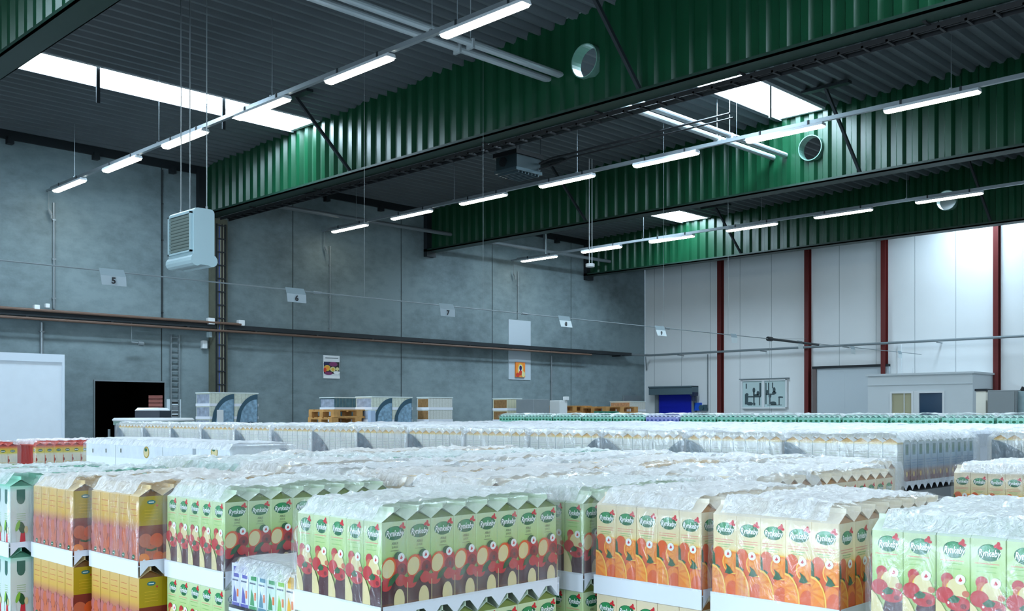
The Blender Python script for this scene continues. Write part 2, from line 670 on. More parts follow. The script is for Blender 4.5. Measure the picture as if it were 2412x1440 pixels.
# ---------------------------------------------------------------- light rows
rows = [(7.83, 4.45, 'nearest light row'), (14.52, 4.50, 'middle light row'), (21.24, 4.50, 'farthest light row'), (1.1, 4.45, 'row over the camera'), (-5.6, 4.45, 'row behind the camera')]
lamp0 = None
for ri, (X, Z, rn) in enumerate(rows):
    yend = 20.75
    t = thing('lighting_rail', ['slim grey lighting rail of the row nearest the camera', 'slim grey lighting rail of the middle row', 'slim grey lighting rail of the farthest row',
                                'lighting rail overhead out of view', 'lighting rail behind the camera out of view'][ri], 'lighting rail', (X, 6, Z), 'lighting rails')
    m2 = MB()
    m2.box(X - .03, X + .03, -6, yend, Z + .055, Z + .115)
    m2.build('rail', GALV, t)
    y = 19.6
    while y > -6:
        m2 = MB()
        m2.tube((X, y, Z + .12), (X, y, roofz(y)), .006, 5)
        m2.box(X - .035, X + .035, y - .02, y + .02, Z + .11, Z + .13)
        m2.build('hanger', GALV, t)
        y -= 2.34 * 1.5
    k = 0
    while True:
        y1 = 20.55 - 2.337 * k
        if y1 < -5:
            break
        k += 1
        if ri >= 3 and y1 > 18.5:
            pass
        lab = 'bright tube light fitting, %s from the concrete wall on the %s' % (ORD[k - 1], rn)
        if lamp0 is None:
            lamp0 = thing('tube_light', lab, 'lamp', (X, y1, Z), 'tube lights on the rails')
            m2 = MB()
            L = 1.36
            def sec(yy, wq, za, zb_):
                return [(X - wq, yy, za), (X + wq, yy, za), (X + wq * .75, yy, zb_), (X - wq * .75, yy, zb_)]
            m2.loft([sec(y1, .075, Z, Z + .045), sec(y1 - L, .075, Z, Z + .045)])
            m2.build('housing', mat('lamp_housing', (190, 196, 200), .4), lamp0)
            m2 = MB()
            def sec2(yy, q):
                return [(X - .07 * q, yy, Z - .001), (X - .062 * q, yy, Z - .022 * q), (X - .035 * q, yy, Z - .032 * q), (X + .035 * q, yy, Z - .032 * q), (X + .062 * q, yy, Z - .022 * q), (X + .07 * q, yy, Z - .001)]
            m2.loft([sec2(y1 - .005, .8), sec2(y1 - .03, 1), sec2(y1 - L + .03, 1), sec2(y1 - L + .005, .8)])
            m2.build('diffuser', LAMPM, lamp0)
            for yy in (y1 - .25, y1 - L + .25):
                m2 = MB()
                m2.box(X - .04, X + .04, yy - .015, yy + .015, Z + .04, Z + .12)
                m2.build('clip', DARKST, lamp0)
        else:
            dup(lamp0, (X, y1, Z), 0, lab, 'tube lights on the rails')
    if ri < 3:
        # small wall bracket and camera under the row end
        m2 = MB()
        m2.box(X - .02, X + .02, yend - .02, YW, Z + .06, Z + .09)
        m2.tube((X, YW - .1, Z + .08), (X, YW - .1, Z - .32), .008, 6)
        m2.tube((X, YW - .1, Z - .32), (X + .05, YW - .12, Z - .42), .03, 8)
        m2.tube((X + .05, YW - .12, Z - .42), (X + .05, YW - .12, Z - .50), .022, 8)
        solo('wall_sensor', m2, GREYP, 'small pale sensor on a drop rod where the %s meets concrete' % rn, 'sensor', 'sensors at the rail ends')

# ---------------------------------------------------------------- pipes under the roof
for i, y in enumerate((10.35, 10.08)):
    m2 = MB()
    m2.tube((-4, y, 5.07), (17.92, y, 5.12), .052, 12)
    for x in (6.6, 9.4, 13.2, 15.9):
        m2.tube((x, y, 5.08), (x, y, roofz(y)), .006, 5)
        m2.box(x - .02, x + .02, y - .065, y + .065, 5.02, 5.15)
    solo('roof_pipe', m2, mat('pale_pipe', (176, 186, 190), .35, metal=.3), ['pale pipe of the parallel pair under roof, the one nearer the concrete wall',
         'pale pipe of the parallel pair under roof, the one nearer the camera'][i], 'pipe', 'pipes running through the green beams')
for i, (xa, xb) in enumerate(((RX[1] + .05, RX[2] - .04), (RX[2] + .05, RX[3] - .04))):
    m2 = MB()
    m2.tube((xa, 20.0, 4.77), (xb, 20.0, 4.80), .05, 10)
    if i == 1:
        m2.box(21.6, 21.68, 19.96, 20.04, 4.8, 5.5)
    solo('wall_pipe', m2, mat('dull_pipe', (112, 120, 124), .45, metal=.3), ['horizontal grey pipe near the concrete wall, left of middle beam',
         'horizontal grey pipe near the concrete wall, right of middle beam'][i], 'pipe', 'pipes along the concrete wall')

# ---------------------------------------------------------------- hanging white air heater
hx, hy = 5.86, 11.14
zt, zb_ = 2.48, 1.90
t = thing('air_heater', 'white boxy air heater with louvred grille hanging on rods', 'air heater', (hx, hy, zb_ - .13))
wy, wx = .64, .27
AH = mat('heater_white', (164, 188, 194), .4)
m2 = MB()
ring = []
def hsec(y):
    pts = []
    r = .05
    for cx, cz, a0 in ((hx + r, zt - r, 180), (hx + wx - r, zt - r, 90)):
        for a in (0, 30, 60, 90):
            th = math.radians(a0 - a)
            pts.append((cx + r * math.cos(th), y, cz + r * math.sin(th)))
    pts += [(hx + wx, y, zb_ + .02), (hx, y, zb_ + .02)]
    return pts
m2.loft([hsec(hy), hsec(hy + wy)])
m2.build('casing', AH, t)
m2 = MB()
def lob(y):
    pts = []
    for cx, a0, a1 in ((hx + wx - .035, 80, -130), (hx + .035, -50, -260)):
        for q in range(8):
            th = math.radians(a0 + (a1 - a0) * q / 7)
            pts.append((cx + .075 * math.cos(th), y, zb_ - .045 + .075 * math.sin(th)))
    return pts
m2.loft([lob(hy - .005), lob(hy + wy + .005)])
m2.build('outlet_hood', AH, t)
m2 = MB()
m2.quad([(hx - .004, hy + .06, zb_ + .07), (hx - .004, hy + wy - .06, zb_ + .07), (hx - .004, hy + wy - .06, zt - .07), (hx - .004, hy + .06, zt - .07)], 0)
for q in range(11):
    z = zb_ + .085 + q * .039
    m2.quad([(hx - .006, hy + .06, z), (hx - .006, hy + wy - .06, z), (hx - .026, hy + wy - .06, z + .022), (hx - .026, hy + .06, z + .022)], 1)
m2.box(hx - .03, hx, hy + .03, hy + .06, zb_ + .05, zt - .05, 2)
m2.box(hx - .03, hx, hy + wy - .06, hy + wy - .03, zb_ + .05, zt - .05, 2)
m2.box(hx - .03, hx, hy + .03, hy + wy - .03, zt - .07, zt - .05, 2)
m2.box(hx - .03, hx, hy + .03, hy + wy - .03, zb_ + .05, zb_ + .07, 2)
m2.build('grille', [mat('grille_back', (70, 84, 80), .6), mat('louvre', (132, 146, 140), .45), AH], t)
for (px, py) in ((hx + .08, hy + .48), (hx + .2, hy + .06), (hx + .2, hy + .48)):
    m2 = MB()
    m2.tube((px, py, zt - .02), (px, py, roofz(py)), .007, 6)
    m2.tube((px, py, zt - .02), (px, py, zt + .04), .016, 6)
    m2.build('hanging_rod', GALV, t)

# dark boxy air heater beyond the big beam
dx_, dy_ = 13.6, 13.3
t = thing('roof_heater', 'dark boxy gas heater hung under the roof behind the big green beam', 'heater', (dx_, dy_, 4.62))
m2 = MB()
m2.box(dx_, dx_ + .66, dy_, dy_ + .56, 4.70, 4.98, 0)
m2.build('casing', mat('heater_dark', (48, 62, 66), .45, metal=.3), t)
m2 = MB()
m2.loft([[(dx_ - .05, dy_ - .04, 4.95), (dx_ + .71, dy_ - .04, 4.95), (dx_ + .71, dy_ + .6, 4.95), (dx_ - .05, dy_ + .6, 4.95)],
         [(dx_ - .05, dy_ - .04, 5.03), (dx_ + .71, dy_ - .04, 5.03), (dx_ + .71, dy_ + .6, 5.03), (dx_ - .05, dy_ + .6, 5.03)],
         [(dx_ + .2, dy_ + .15, 5.07), (dx_ + .5, dy_ + .15, 5.07), (dx_ + .5, dy_ + .4, 5.07), (dx_ + .2, dy_ + .4, 5.07)]])
m2.build('hood', BLACK, t)
m2 = MB()
m2.box(dx_ - .03, dx_ + .69, dy_ - .02, dy_ + .58, 4.64, 4.70)
for q in range(7):
    m2.box(dx_ + .05 + q * .09, dx_ + .07 + q * .09, dy_, dy_ + .56, 4.60, 4.64)
m2.build('louvre', mat('heater_slats', (70, 86, 92), .4, metal=.4), t)
m2 = MB()
m2.tube((dx_ - .005, dy_ + .36, 4.84), (dx_ - .03, dy_ + .36, 4.84), .09, 16)
m2.build('fan', BLACK, t)
for (a, b) in ((0, 0), (.66, 0), (0, .56), (.66, .56)):
    m2 = MB()
    m2.tube((dx_ + a, dy_ + b, 4.95), (dx_ + a, dy_ + b, roofz(dy_)), .007, 5)
    m2.build('hanging_rod', DARKST, t)
m2 = MB()
m2.path([(dx_ + .6, dy_ - .02, 4.85), (dx_ + .65, dy_ - .35, 4.92), (dx_ + .6, dy_ - .7, 4.9), (dx_ + .6, 9.0, 4.93)], .02, 6)
m2.path([(dx_ + .6, dy_ - .02, 4.75), (dx_ + .7, dy_ - .4, 4.80), (dx_ + .7, dy_ - .75, 4.86), (dx_ + .7, 9.0, 4.88)], .016, 6)
m2.build('gas_pipe', BLACK, t)

# ---------------------------------------------------------------- left wall fittings
# long cable tray with the copper coloured pipe below it
m2 = MB()
zc = 1.98
m2.box(XF, 26.6, YW - .34, YW - .06, zc - .05, zc - .035)
m2.box(XF, 26.6, YW - .35, YW - .335, zc - .05, zc + .05)
m2.box(XF, 26.6, YW - .06, YW - .045, zc - .05, zc + .05)
for q in range(5):
    m2.tube((XF, YW - .3 + q * .05, zc - .01), (26.6, YW - .3 + q * .05, zc - .01), .022, 6)
x = 0.5
while x < 26.6:
    m2.box(x, x + .05, YW - .36, YW, zc - .09, zc - .05)
    x += 1.7
solo('cable_tray', m2, DARKST, 'long dark cable tray running across the concrete wall', 'cable tray')
m2 = MB()
m2.tube((XF, YW - .37, zc - .10), (24.5, YW - .37, zc - .10), .028, 8)
m2.tube((XF, YW - .40, zc + .07), (12.0, YW - .40, zc + .07), .03, 8)
solo('service_pipe', m2, RUST, 'thin brownish pipe just below the dark cable tray', 'pipe')
# pipe round the white wall
m2 = MB()
m2.tube((XW - .3, 20.6, 1.985), (XW - .3, -3, 2.0), .035, 8)
m2.tube((26.6, YW - .3, 1.98), (XW - .3, 20.6, 1.985), .035, 8)
for y in (19.4, 16.3, 13.6, 10.9, 8, 5):
    m2.box(XW - .33, XW, y - .02, y + .02, 1.93, 1.95)
m2.bar((XW - .05, 20.9, 1.5), (XW - .5, 20.6, 1.93), .03, .03)
solo('ring_pipe', m2, GREYP, 'thin grey pipe running level along the white wall', 'pipe')

def wallY(name, u0, u1, v0, v1, depth, m, label, cat, group=None, off=0.0):
    a = onY(u0, (v0 + v1) / 2, YW)
    b = onY(u1, (v0 + v1) / 2, YW)
    um = (u0 + u1) / 2
    zt_ = onY(um, v0, YW)[2]
    zb2 = onY(um, v1, YW)[2]
    q = MB()
    q.bbox(a[0], b[0], YW - depth - off, YW - off, zb2, zt_, min(.01, depth * .3))
    return solo(name, q, m, label, cat, group)

def conduit(u, v0, v1, r, label, m=None):
    a = onY(u, v0, YW - .03)
    b = onY(u, v1, YW - .03)
    q = MB()
    q.tube((a[0], YW - .03, a[2]), (a[0], YW - .03, b[2]), r, 8)
    z = min(a[2], b[2]) + .2
    while z < max(a[2], b[2]) - .1:
        q.box(a[0] - r * 1.6, a[0] + r * 1.6, YW - .03 - r, YW, z, z + .03)
        z += .8
    solo('conduit', q, m or GALV, label, 'conduit', 'conduits on the concrete wall')

conduit(127, 478, 728, .022, 'vertical pale conduit below the nearest rail end, left of sheet 5')
conduit(98, 760, 900, .03, 'vertical pale conduit rising from the white box room')
conduit(777, 580, 795, .012, 'thin vertical conduit below the middle rail end')
conduit(1220, 640, 752, .012, 'thin vertical conduit above the tall white board')
conduit(1299, 838, 975, .022, 'vertical pale conduit right of the tall white board')
conduit(383, 400, 760, .010, 'thin dark conduit beside the first tall joint', DARKST)
# vertical cable ladders on the wall
ka, kb = onY(511, 700, YW - .36)[0], onY(531, 700, YW - .36)[0]
t = thing('column_cable_ladder', 'vertical cable ladder full of cables on the dark column', 'cable ladder', (11.65, YW - .36, -.9))
m2 = MB()
for x in (ka, kb):
    m2.box(x - .01, x + .01, YW - .38, YW - .32, -.9, 4.3)
z = -.85
while z < 4.3:
    m2.box(ka, kb, YW - .375, YW - .355, z, z + .025)
    z += .3
m2.build('ladder_rack', DARKST, t)
m2 = MB()
for q, (x, mm) in enumerate([(ka + (kb - ka) * f_, mm_) for f_, mm_ in ((.15, 0), (.32, 1), (.48, 0), (.66, 2), (.84, 0))]):
    m2.tube((x, YW - .34, -.9), (x, YW - .34, 4.3), .014, 6, mm)
m2.build('cable', [mat('cable_grey', (126, 126, 110), .6), mat('cable_blue', (70, 90, 150), .5), mat('cable_dark', (50, 46, 44), .6)], t)
m2 = MB()
ca, cb = onY(507, 700, YW - .3)[0], onY(536, 700, YW - .3)[0]
m2.box(ca, cb, YW - .3, YW, FLOOR, 4.43, 0)
struct('concrete_column', m2, mat('olive_column', (96, 98, 84), .8, var=.15), 'olive brown column under the end of the big green beam')
a = onY(402, 780, YW - .06)[0]
b = onY(421, 780, YW - .06)[0]
m2 = MB()
for x in (a, b):
    m2.box(x - .012, x + .012, YW - .09, YW - .04, -.5, 1.75)
z = -.45
while z < 1.75:
    m2.box(a, b, YW - .08, YW - .06, z, z + .02)
    z += .125
solo('wall_cable_ladder', m2, GREYP, 'small vertical cable ladder on the concrete wall right of the dark doorway', 'cable ladder')

wallY('junction_box', 63, 76, 722, 736, .12, WHITEP, 'small white junction box above tray, leftmost on the wall', 'junction box', 'boxes by the cable tray', .3)
wallY('junction_box', 90, 100, 719, 729, .1, WHITEP, 'small white junction box on tray, second from the left edge', 'junction box', 'boxes by the cable tray', .3)
wallY('junction_box', 470, 485, 752, 767, .12, WHITEP, 'small white junction box on tray just left of the column', 'junction box', 'boxes by the cable tray', .3)
wallY('junction_box', 541, 555, 757, 770, .12, WHITEP, 'small white junction box on tray just right of the column', 'junction box', 'boxes by the cable tray', .3)
wallY('wall_box', 472, 483, 803, 822, .12, WHITEP, 'small grey wall box below tray and left of the column', 'wall box', 'boxes by the cable tray')
wallY('emergency_lamp', 486, 501, 783, 796, .16, mat('lamp_glass', (205, 225, 230), .2), 'small round-ended bulkhead lamp beside the column below tray', 'lamp')
m2 = MB()
p = onY(310, 770, YW - .3)
m2.tube((p[0], YW - .3, 1.95), (p[0], YW - .3, onY(310, 806, YW - .3)[2]), .007, 5)
q_ = onY(310, 807, YW - .3)
r_ = onY(338, 809, YW - .3)
m2.tube(q_, (r_[0], r_[1], q_[2] - .01), .02, 6)
m2.tube((r_[0] - .12, r_[1], q_[2] - .01), (r_[0], r_[1], q_[2] - .02), .045, 8)
solo('pendant_detector', m2, GREYP, 'small horizontal device hanging below the tray above the dark doorway', 'detector')

# fruit poster, tall white board and picture
def flat_on_Y(name, u0, u1, v0, v1, m, label, cat, art=None, amats=(), yo=.02):
    a = onY(u0, (v0 + v1) / 2, YW)
    b = onY(u1, (v0 + v1) / 2, YW)
    um = (u0 + u1) / 2
    z1 = onY(um, v0, YW)[2]
    z0 = onY(um, v1, YW)[2]
    t = thing(name, label, cat, ((a[0] + b[0]) / 2, YW - yo, z0))
    q = MB()
    q.box(a[0], b[0], YW - yo, YW - .001, z0, z1)
    q.build('board', m, t)
    if art:
        q = MB()
        W, Hh = b[0] - a[0], z1 - z0
        for li, (kind, cx, cy, rx, ry, mi) in enumerate(art):
            yy = YW - yo - .002 - .0006 * li
            if kind == 'e':
                pts = [(cx + rx * math.cos(s * math.pi / 10), cy + ry * math.sin(s * math.pi / 10)) for s in range(20)]
            else:
                pts = [(cx - rx, cy - ry), (cx + rx, cy - ry), (cx + rx, cy + ry), (cx - rx, cy + ry)]
            q.quad([(a[0] + min(1, max(0, s)) * W, yy, z0 + min(1, max(0, tt)) * Hh) for s, tt in pts], mi)
        q.build('print', list(amats), t)
    return t

PM = [mat('print_navy', (34, 36, 78), .5), mat('print_yellow', (214, 176, 70), .5), mat('print_magenta', (120, 50, 96), .5), mat('print_dark', (36, 38, 36), .5),
      mat('print_red', (196, 60, 44), .5), mat('print_cream', (214, 208, 150), .5), mat('print_orange', (238, 150, 50), .5), mat('print_grey', (120, 128, 132), .5), mat('print_white', (236, 238, 238), .5)]
rnd = random.Random(3)
art = [('r', .5, .46, .48, .26, 3), ('e', .2, .62, .2, .1, 0), ('e', .6, .62, .26, .1, 2), ('e', .22, .45, .2, .13, 1), ('e', .22, .45, .12, .08, 6), ('e', .08, .36, .1, .1, 4),
       ('e', .57, .40, .17, .11, 5), ('e', .57, .40, .1, .07, 1), ('e', .85, .42, .1, .08, 5), ('e', .3, .22, .25, .07, 2), ('e', .8, .26, .2, .07, 8), ('r', .5, .89, .4, .02, 7), ('r', .5, .05, .5, .05, 8)]
flat_on_Y('poster', 761, 799, 838, 892, WHITEP, 'white poster with dark fruit picture on the concrete wall', 'poster', art, PM)
flat_on_Y('tall_board', 1197, 1249, 755, 895, mat('pale_board', (182, 194, 202), .5), 'tall pale grey board crossing behind the cable tray', 'board')
# picture hung in front of the tall board
a = onY(1215, 870, YW - .06)
b = onY(1237, 870, YW - .06)
z1, z0 = onY(1226, 854, YW - .06)[2], onY(1226, 889, YW - .06)[2]
t = thing('picture', 'small orange and yellow picture on lower part of the tall pale board', 'picture', ((a[0] + b[0]) / 2, YW - .06, z0))
q = MB()
q.box(a[0], b[0], YW - .06, YW - .021, z0, z1)
q.build('board', mat('picture_orange', (232, 130, 50), .5), t)
q = MB()
W, Hh = b[0] - a[0], z1 - z0
for li, (cx, cy, rx, ry, mi) in enumerate(((.5, .5, .32, .44, 1), (.5, .5, .2, .34, 8), (.5, .3, .16, .2, 4), (.5, .62, .14, .18, 0), (.8, .2, .18, .2, 5), (.2, .15, .2, .15, 4))):
    q.quad([(a[0] + W * min(1, max(0, cx + rx * math.cos(s * math.pi / 10))), YW - .062 - .0006 * li, z0 + Hh * min(1, max(0, cy + ry * math.sin(s * math.pi / 10)))) for s in range(20)], mi)
q.build('print', PM, t)
# notice sheet by the doorway, small grey hatch near the corner
art = [('r', .5, .83, .28, .05, 3), ('r', .55, .55, .33, .07, 7), ('r', .6, .36, .32, .05, 7), ('r', .6, .2, .32, .05, 3)]
flat_on_Y('notice_board', 391, 424, 941, 990, mat('notice_white', (214, 226, 232), .5), 'white notice board with dark lines right of the dark doorway', 'notice board', art, PM, .05)
wallY('wall_hatch', 1466, 1507, 932, 946, .06, GREYP, 'small grey hatch low on the concrete wall near the corner', 'hatch')

# white box room at the left
t = thing('box_room', 'plain white panel box room at the left edge', 'box room', (4.2, 19.2, FLOOR))
m2 = MB()
m2.box(1.2, 7.0, 18.0, 20.3, FLOOR, 1.03)
m2.build('wall_panel', mat('box_white', (214, 222, 230), .5, var=.02), t)
m2 = MB()
m2.box(1.19, 7.012, 17.985, 20.3, .90, 1.04)
m2.box(6.97, 7.012, 17.985, 18.03, FLOOR, .9)
m2.build('edge_trim', mat('box_trim', (206, 216, 226), .45), t)

# ---------------------------------------------------------------- far white wall fittings
def boxX(q, y0, y1, z0, z1, d0, d1, m=0):
    q.box(XW - d1, XW - d0, min(y0, y1), max(y0, y1), z0, z1, m)

def yz(u, v, X=None):
    p = onX(u, v, X or XW)
    return p[1], p[2]

# blue high speed door
y0, zt2 = yz(1552, 927)
y1, _ = yz(1638, 927)
t = thing('blue_door', 'blue roll-up door with grey head box on the white wall', 'door', (XW - .1, (y0 + y1) / 2, FLOOR))
q = MB()
boxX(q, y0, y1, FLOOR, zt2, .04, .07)
for k in range(6):
    boxX(q, y0, y1, FLOOR + .3 + k * .36, FLOOR + .32 + k * .36, .035, .08)
q.build('curtain', BLUE, t)
q = MB()
ya_, zh = yz(1543, 913)
yb_, _ = yz(1645, 913)
boxX(q, ya_, yb_, zt2 - .06, zh, .0, .36)
boxX(q, ya_, yb_, zh - .02, zh + .02, .0, .4)
q.build('head_box', mat('door_head', (96, 116, 124), .45, metal=.3), t)
for yy in (y0, y1):
    q = MB()
    boxX(q, yy - .06, yy + .06, FLOOR, zt2, .0, .14)
    q.build('guide_post', GREYP, t)
q = MB()
ym, zm = yz(1643, 932)
q.tube((XW - .25, ym - .02, zm + .1), (XW - .25, ym - .02, zm - .18), .07, 10)
q.box(XW - .35, XW - .15, ym - .12, ym + .05, zm - .02, zm + .1)
q.build('motor', mat('motor_navy', (34, 44, 74), .5), t)
# blue control boxes and conduit
yy, zz = yz(1647, 959)
q = MB()
boxX(q, yy - .11, yy + .11, zz - .1, zz + .14, 0, .14)
boxX(q, yy - .12, yy + .12, zz - .12, zz - .09, 0, .16)
solo('control_box', q, BLUEB, 'bright blue control box on white wall beside the blue door', 'control box')
yy, zz = yz(1661, 961)
q = MB()
q.tube((XW - .02, yy, zz), (XW - .25, yy, zz), .09, 10)
q.box(XW - .2, XW, yy - .12, yy - .04, zz - .1, zz + .1)
solo('wall_socket', q, mat('socket_teal', (60, 90, 100), .5), 'dark round wall socket right of the blue control box', 'socket')
y_, z_ = yz(1668, 835)
_, z2_ = yz(1668, 962)
q = MB()
q.tube((XW - .03, y_, z_), (XW - .03, y_, z2_), .018, 6)
solo('wall_conduit', q, GREYP, 'thin vertical conduit on white wall above the control boxes', 'conduit', 'conduits on the white wall')
y_, z_ = yz(2120, 812)
_, z2_ = yz(2120, 882)
q = MB()
q.box(XW - .06, XW, y_ - .05, y_ + .05, z2_ - .1, z_)
solo('wall_conduit', q, WHITEP, 'white vertical conduit above the office cabin roof', 'conduit', 'conduits on the white wall')

# two-panel line drawing in a frame
y0, z1 = yz(1752, 899)
y1, _ = yz(1853, 899)
_, z0 = yz(1800, 960)
t = thing('framed_drawing', 'framed pair of black and white line drawings on the white wall', 'drawing', (XW - .05, (y0 + y1) / 2, z0))
q = MB()
boxX(q, y0, y1, z0, z1, 0, .05)
q.build('board', mat('drawing_paper', (188, 208, 208), .5), t)
q = MB()
ym = (y0 + y1) / 2
for a, b in ((y0 + .05, y0), (ym + .06, ym - .03), (y1, y1 - .05)):
    boxX(q, a, b, z0, z1, .03, .09)
boxX(q, y0, y1, z1, z1 + .04, .03, .09)
boxX(q, y0, y1, z0 - .04, z0, .03, .09)
q.build('frame', WHITEP, t)
q = MB()
boxX(q, y0 + .1, y1 - .1, z1 + .05, z1 + .08, 0, .12)
q.build('hanging_rail', GREYP, t)
rnd = random.Random(11)
for pi, (pa, pb) in enumerate(((y0 - .07, ym + .08), (ym - .05, y1 + .07))):
    q = MB()
    W = pa - pb
    Hh = z1 - z0 - .12
    z00 = z0 + .06
    def R(s0, s1, t0, t1, k=0):
        q.quad([(XW - .052 - k, pa - s0 * W, z00 + t0 * Hh), (XW - .052 - k, pa - s1 * W, z00 + t0 * Hh), (XW - .052 - k, pa - s1 * W, z00 + t1 * Hh), (XW - .052 - k, pa - s0 * W, z00 + t1 * Hh)])
    def E(cs, ct, rs, rt):
        q.quad([(XW - .0535, pa - (cs + rs * math.cos(j * .5236)) * W, z00 + (ct + rt * math.sin(j * .5236)) * Hh) for j in range(12)])
    if pi == 0:
        for r in ((.0, .12, .05, .5), (.05, .12, .75, .98), (.1, .95, .36, .42), (.86, .97, .4, 1.0), (.12, .2, .1, .36), (.5, .58, .1, .4), (.5, .62, .0, .12), (.84, .9, .0, .36), (.2, .45, .0, .1)):
            R(*r)
        for e in ((.12, .48, .1, .08), (.54, .68, .08, .12), (.7, .45, .14, .06), (.54, .5, .05, .14), (.78, .55, .08, .1), (.3, .08, .2, .08)):
            E(*e)
    else:
        for r in ((.0, .06, .05, 1.0), (.14, .2, .5, 1.0), (.0, .5, .46, .52), (.36, .42, .75, 1.0), (.2, .28, .05, .45), (.72, .78, .0, .36), (.3, .6, .0, .08), (.72, .96, .32, .38), (.1, .9, .0, .03)):
            R(*r)
        for e in ((.48, .68, .08, .12), (.48, .55, .12, .07), (.42, .1, .18, .07), (.25, .42, .08, .1), (.82, .36, .14, .03), (.1, .6, .1, .08)):
            E(*e)
    q.build('drawing', mat('drawing_ink', (66, 84, 88), .6), t)

# grey sliding door with dark head rail
y0, zt2 = yz(1926, 868)
y1 = 12.34
t = thing('sliding_door', 'large pale sliding door with dark top rail and left post', 'door', (XW - .1, (y0 + y1) / 2, FLOOR))
q = MB()
boxX(q, y0, y1, FLOOR, zt2, .02, .09)
for k in range(3):
    boxX(q, y0 - .9 - k, y0 - .905 - k, FLOOR, zt2 - .1, .09, .093)
q.build('door_leaf', mat('door_leaf_paint', (196, 206, 212), .5), t)
q = MB()
boxX(q, y0 + .1, y1, zt2 - .02, zt2 + .05, .0, .16)
q.build('head_rail', DARKST, t)
q = MB()
boxX(q, y0 - .02, y0 + .1, FLOOR, zt2, .0, .14)
q.build('post', mat('post_brown', (110, 98, 96), .5), t)

# office cabin
CX, CY0, CY1, CZ = 26.2, 9.5, 12.26, 1.02
t = thing('office_cabin', 'low white office cabin with two windows against the white wall', 'cabin', ((CX + XW) / 2, (CY0 + CY1) / 2, FLOOR))
CW = mat('cabin_white', (206, 214, 218), .5)
wy0, _ = yz(2097, 921, CX)
wy1, wz1 = yz(2225, 921, CX)
wz0 = wz1 - 1.05
q = MB()
q.box(CX, CX + .08, CY0 + .08, wy1, FLOOR, CZ)
q.box(CX, CX + .08, wy0, CY1 - .08, FLOOR, CZ)
q.box(CX, CX + .08, wy1, wy0, wz1, CZ)
q.box(CX, CX + .08, wy1, wy0, FLOOR, wz0)
q.box(CX, XW, CY0, CY0 + .08, FLOOR, CZ)
q.box(CX, XW, CY1 - .08, CY1, FLOOR, CZ)
q.build('wall_panel', CW, t)
q = MB()
q.box(CX - .05, XW, CY0 - .05, CY1 + .05, CZ, CZ + .05)
q.box(CX - .02, CX, CY0, CY1, CZ - .26, CZ - .24)
q.build('roof', mat('cabin_roof', (198, 206, 210), .5), t)
ymid0, _ = yz(2152, 930, CX)
ymid1, _ = yz(2161, 930, CX)
for k, (a, b, mm, lab) in enumerate(((wy0, ymid0, mat('blind_beige', (176, 172, 142), .35), 'window pane backed by a beige blind'),
                                  (ymid1, wy1, mat('dark_glazing', (38, 66, 92), .08, spec=.8), 'dark blue reflecting window pane'))):
    q = MB()
    fr = .05
    q.box(CX - .03, CX + .05, a - fr, a, wz0, wz1)
    q.box(CX - .03, CX + .05, b, b + fr, wz0, wz1)
    q.box(CX - .03, CX + .05, b + fr, a - fr, wz1 - fr, wz1)
    q.box(CX - .03, CX + .05, b + fr, a - fr, wz0, wz0 + fr)
    if k == 0:
        q.box(CX - .01, CX + .04, min(ymid0, ymid1) + .001, max(ymid0, ymid1) - .001, wz0, wz1)
        q.box(CX - .01, CX + .02, a - .6 * (a - b) * 1.0 - .01, a - .6 * (a - b) + .01, wz0, wz1 - fr)
    wf = q.build('window_frame', WHITEP, t)
    q = MB()
    q.box(CX + .01, CX + .02, b + fr, a - fr, wz0 + fr, wz1 - fr)
    o = q.build('pane', mm, wf)
    o['label'] = lab
# cupboards right of the cabin
p = at(2325, 920, 19.0)
p2 = at(2395, 920, 19.0)
t = thing('grey_cabinet', 'tall grey steel cabinet right of the office cabin', 'cabinet', (p[0], p[1], FLOOR))
q = MB()
a0 = onX(2326, 920, p[0])
a1 = onX(2394, 920, p[0])
q.bbox(p[0], p[0] + .5, a1[1], a0[1], FLOOR, a0[2], .012)
q.build('body', mat('cabinet_grey', (118, 124, 126), .45), t)
q = MB()
q.box(p[0] - .015, p[0], a1[1] + .03, a0[1] - .02, FLOOR + .08, a0[2] - .03)
q.build('door', mat('cabinet_grey2', (126, 132, 134), .45), t)
a0 = onX(2299, 922, p[0] + .3)
a1 = onX(2322, 922, p[0] + .3)
q = MB()
q.box(p[0] + .3, p[0] + .6, a1[1], a0[1], FLOOR, a0[2], 0)
q.box(p[0] + .28, p[0] + .62, a1[1] - .02, a0[1] + .02, a0[2], a0[2] + .045, 1)
solo('narrow_cupboard', q, [CREAM, DARKST], 'narrow cream cupboard with dark top between cabin and grey cabinet', 'cupboard')
a0 = onX(2397, 922, p[0] + .1)
q = MB()
q.bbox(p[0] + .1, p[0] + .6, a0[1] - .8, a0[1], FLOOR, a0[2], .01)
for k in range(6):
    q.box(p[0] + .09, p[0] + .1, a0[1] - .78, a0[1] - .02, a0[2] - .1 - .12 * k, a0[2] - .09 - .12 * k)
solo('slatted_cabinet', q, mat('cabinet_teal', (132, 152, 156), .45), 'pale slatted cabinet cut by the right frame edge', 'cabinet')
a0 = onX(2405, 917, p[0] + .3)
q = MB()
for k in range(5):
    q.tube((a0[0], a0[1] - .02 - .05 * k, a0[2] - .05), (a0[0], a0[1] - .06 - .05 * k, a0[2] + .03 - .01 * (k % 2)), .05, 8)
solo('black_bag', q, BLACK, 'small black bag lying on the slatted cabinet', 'bag')

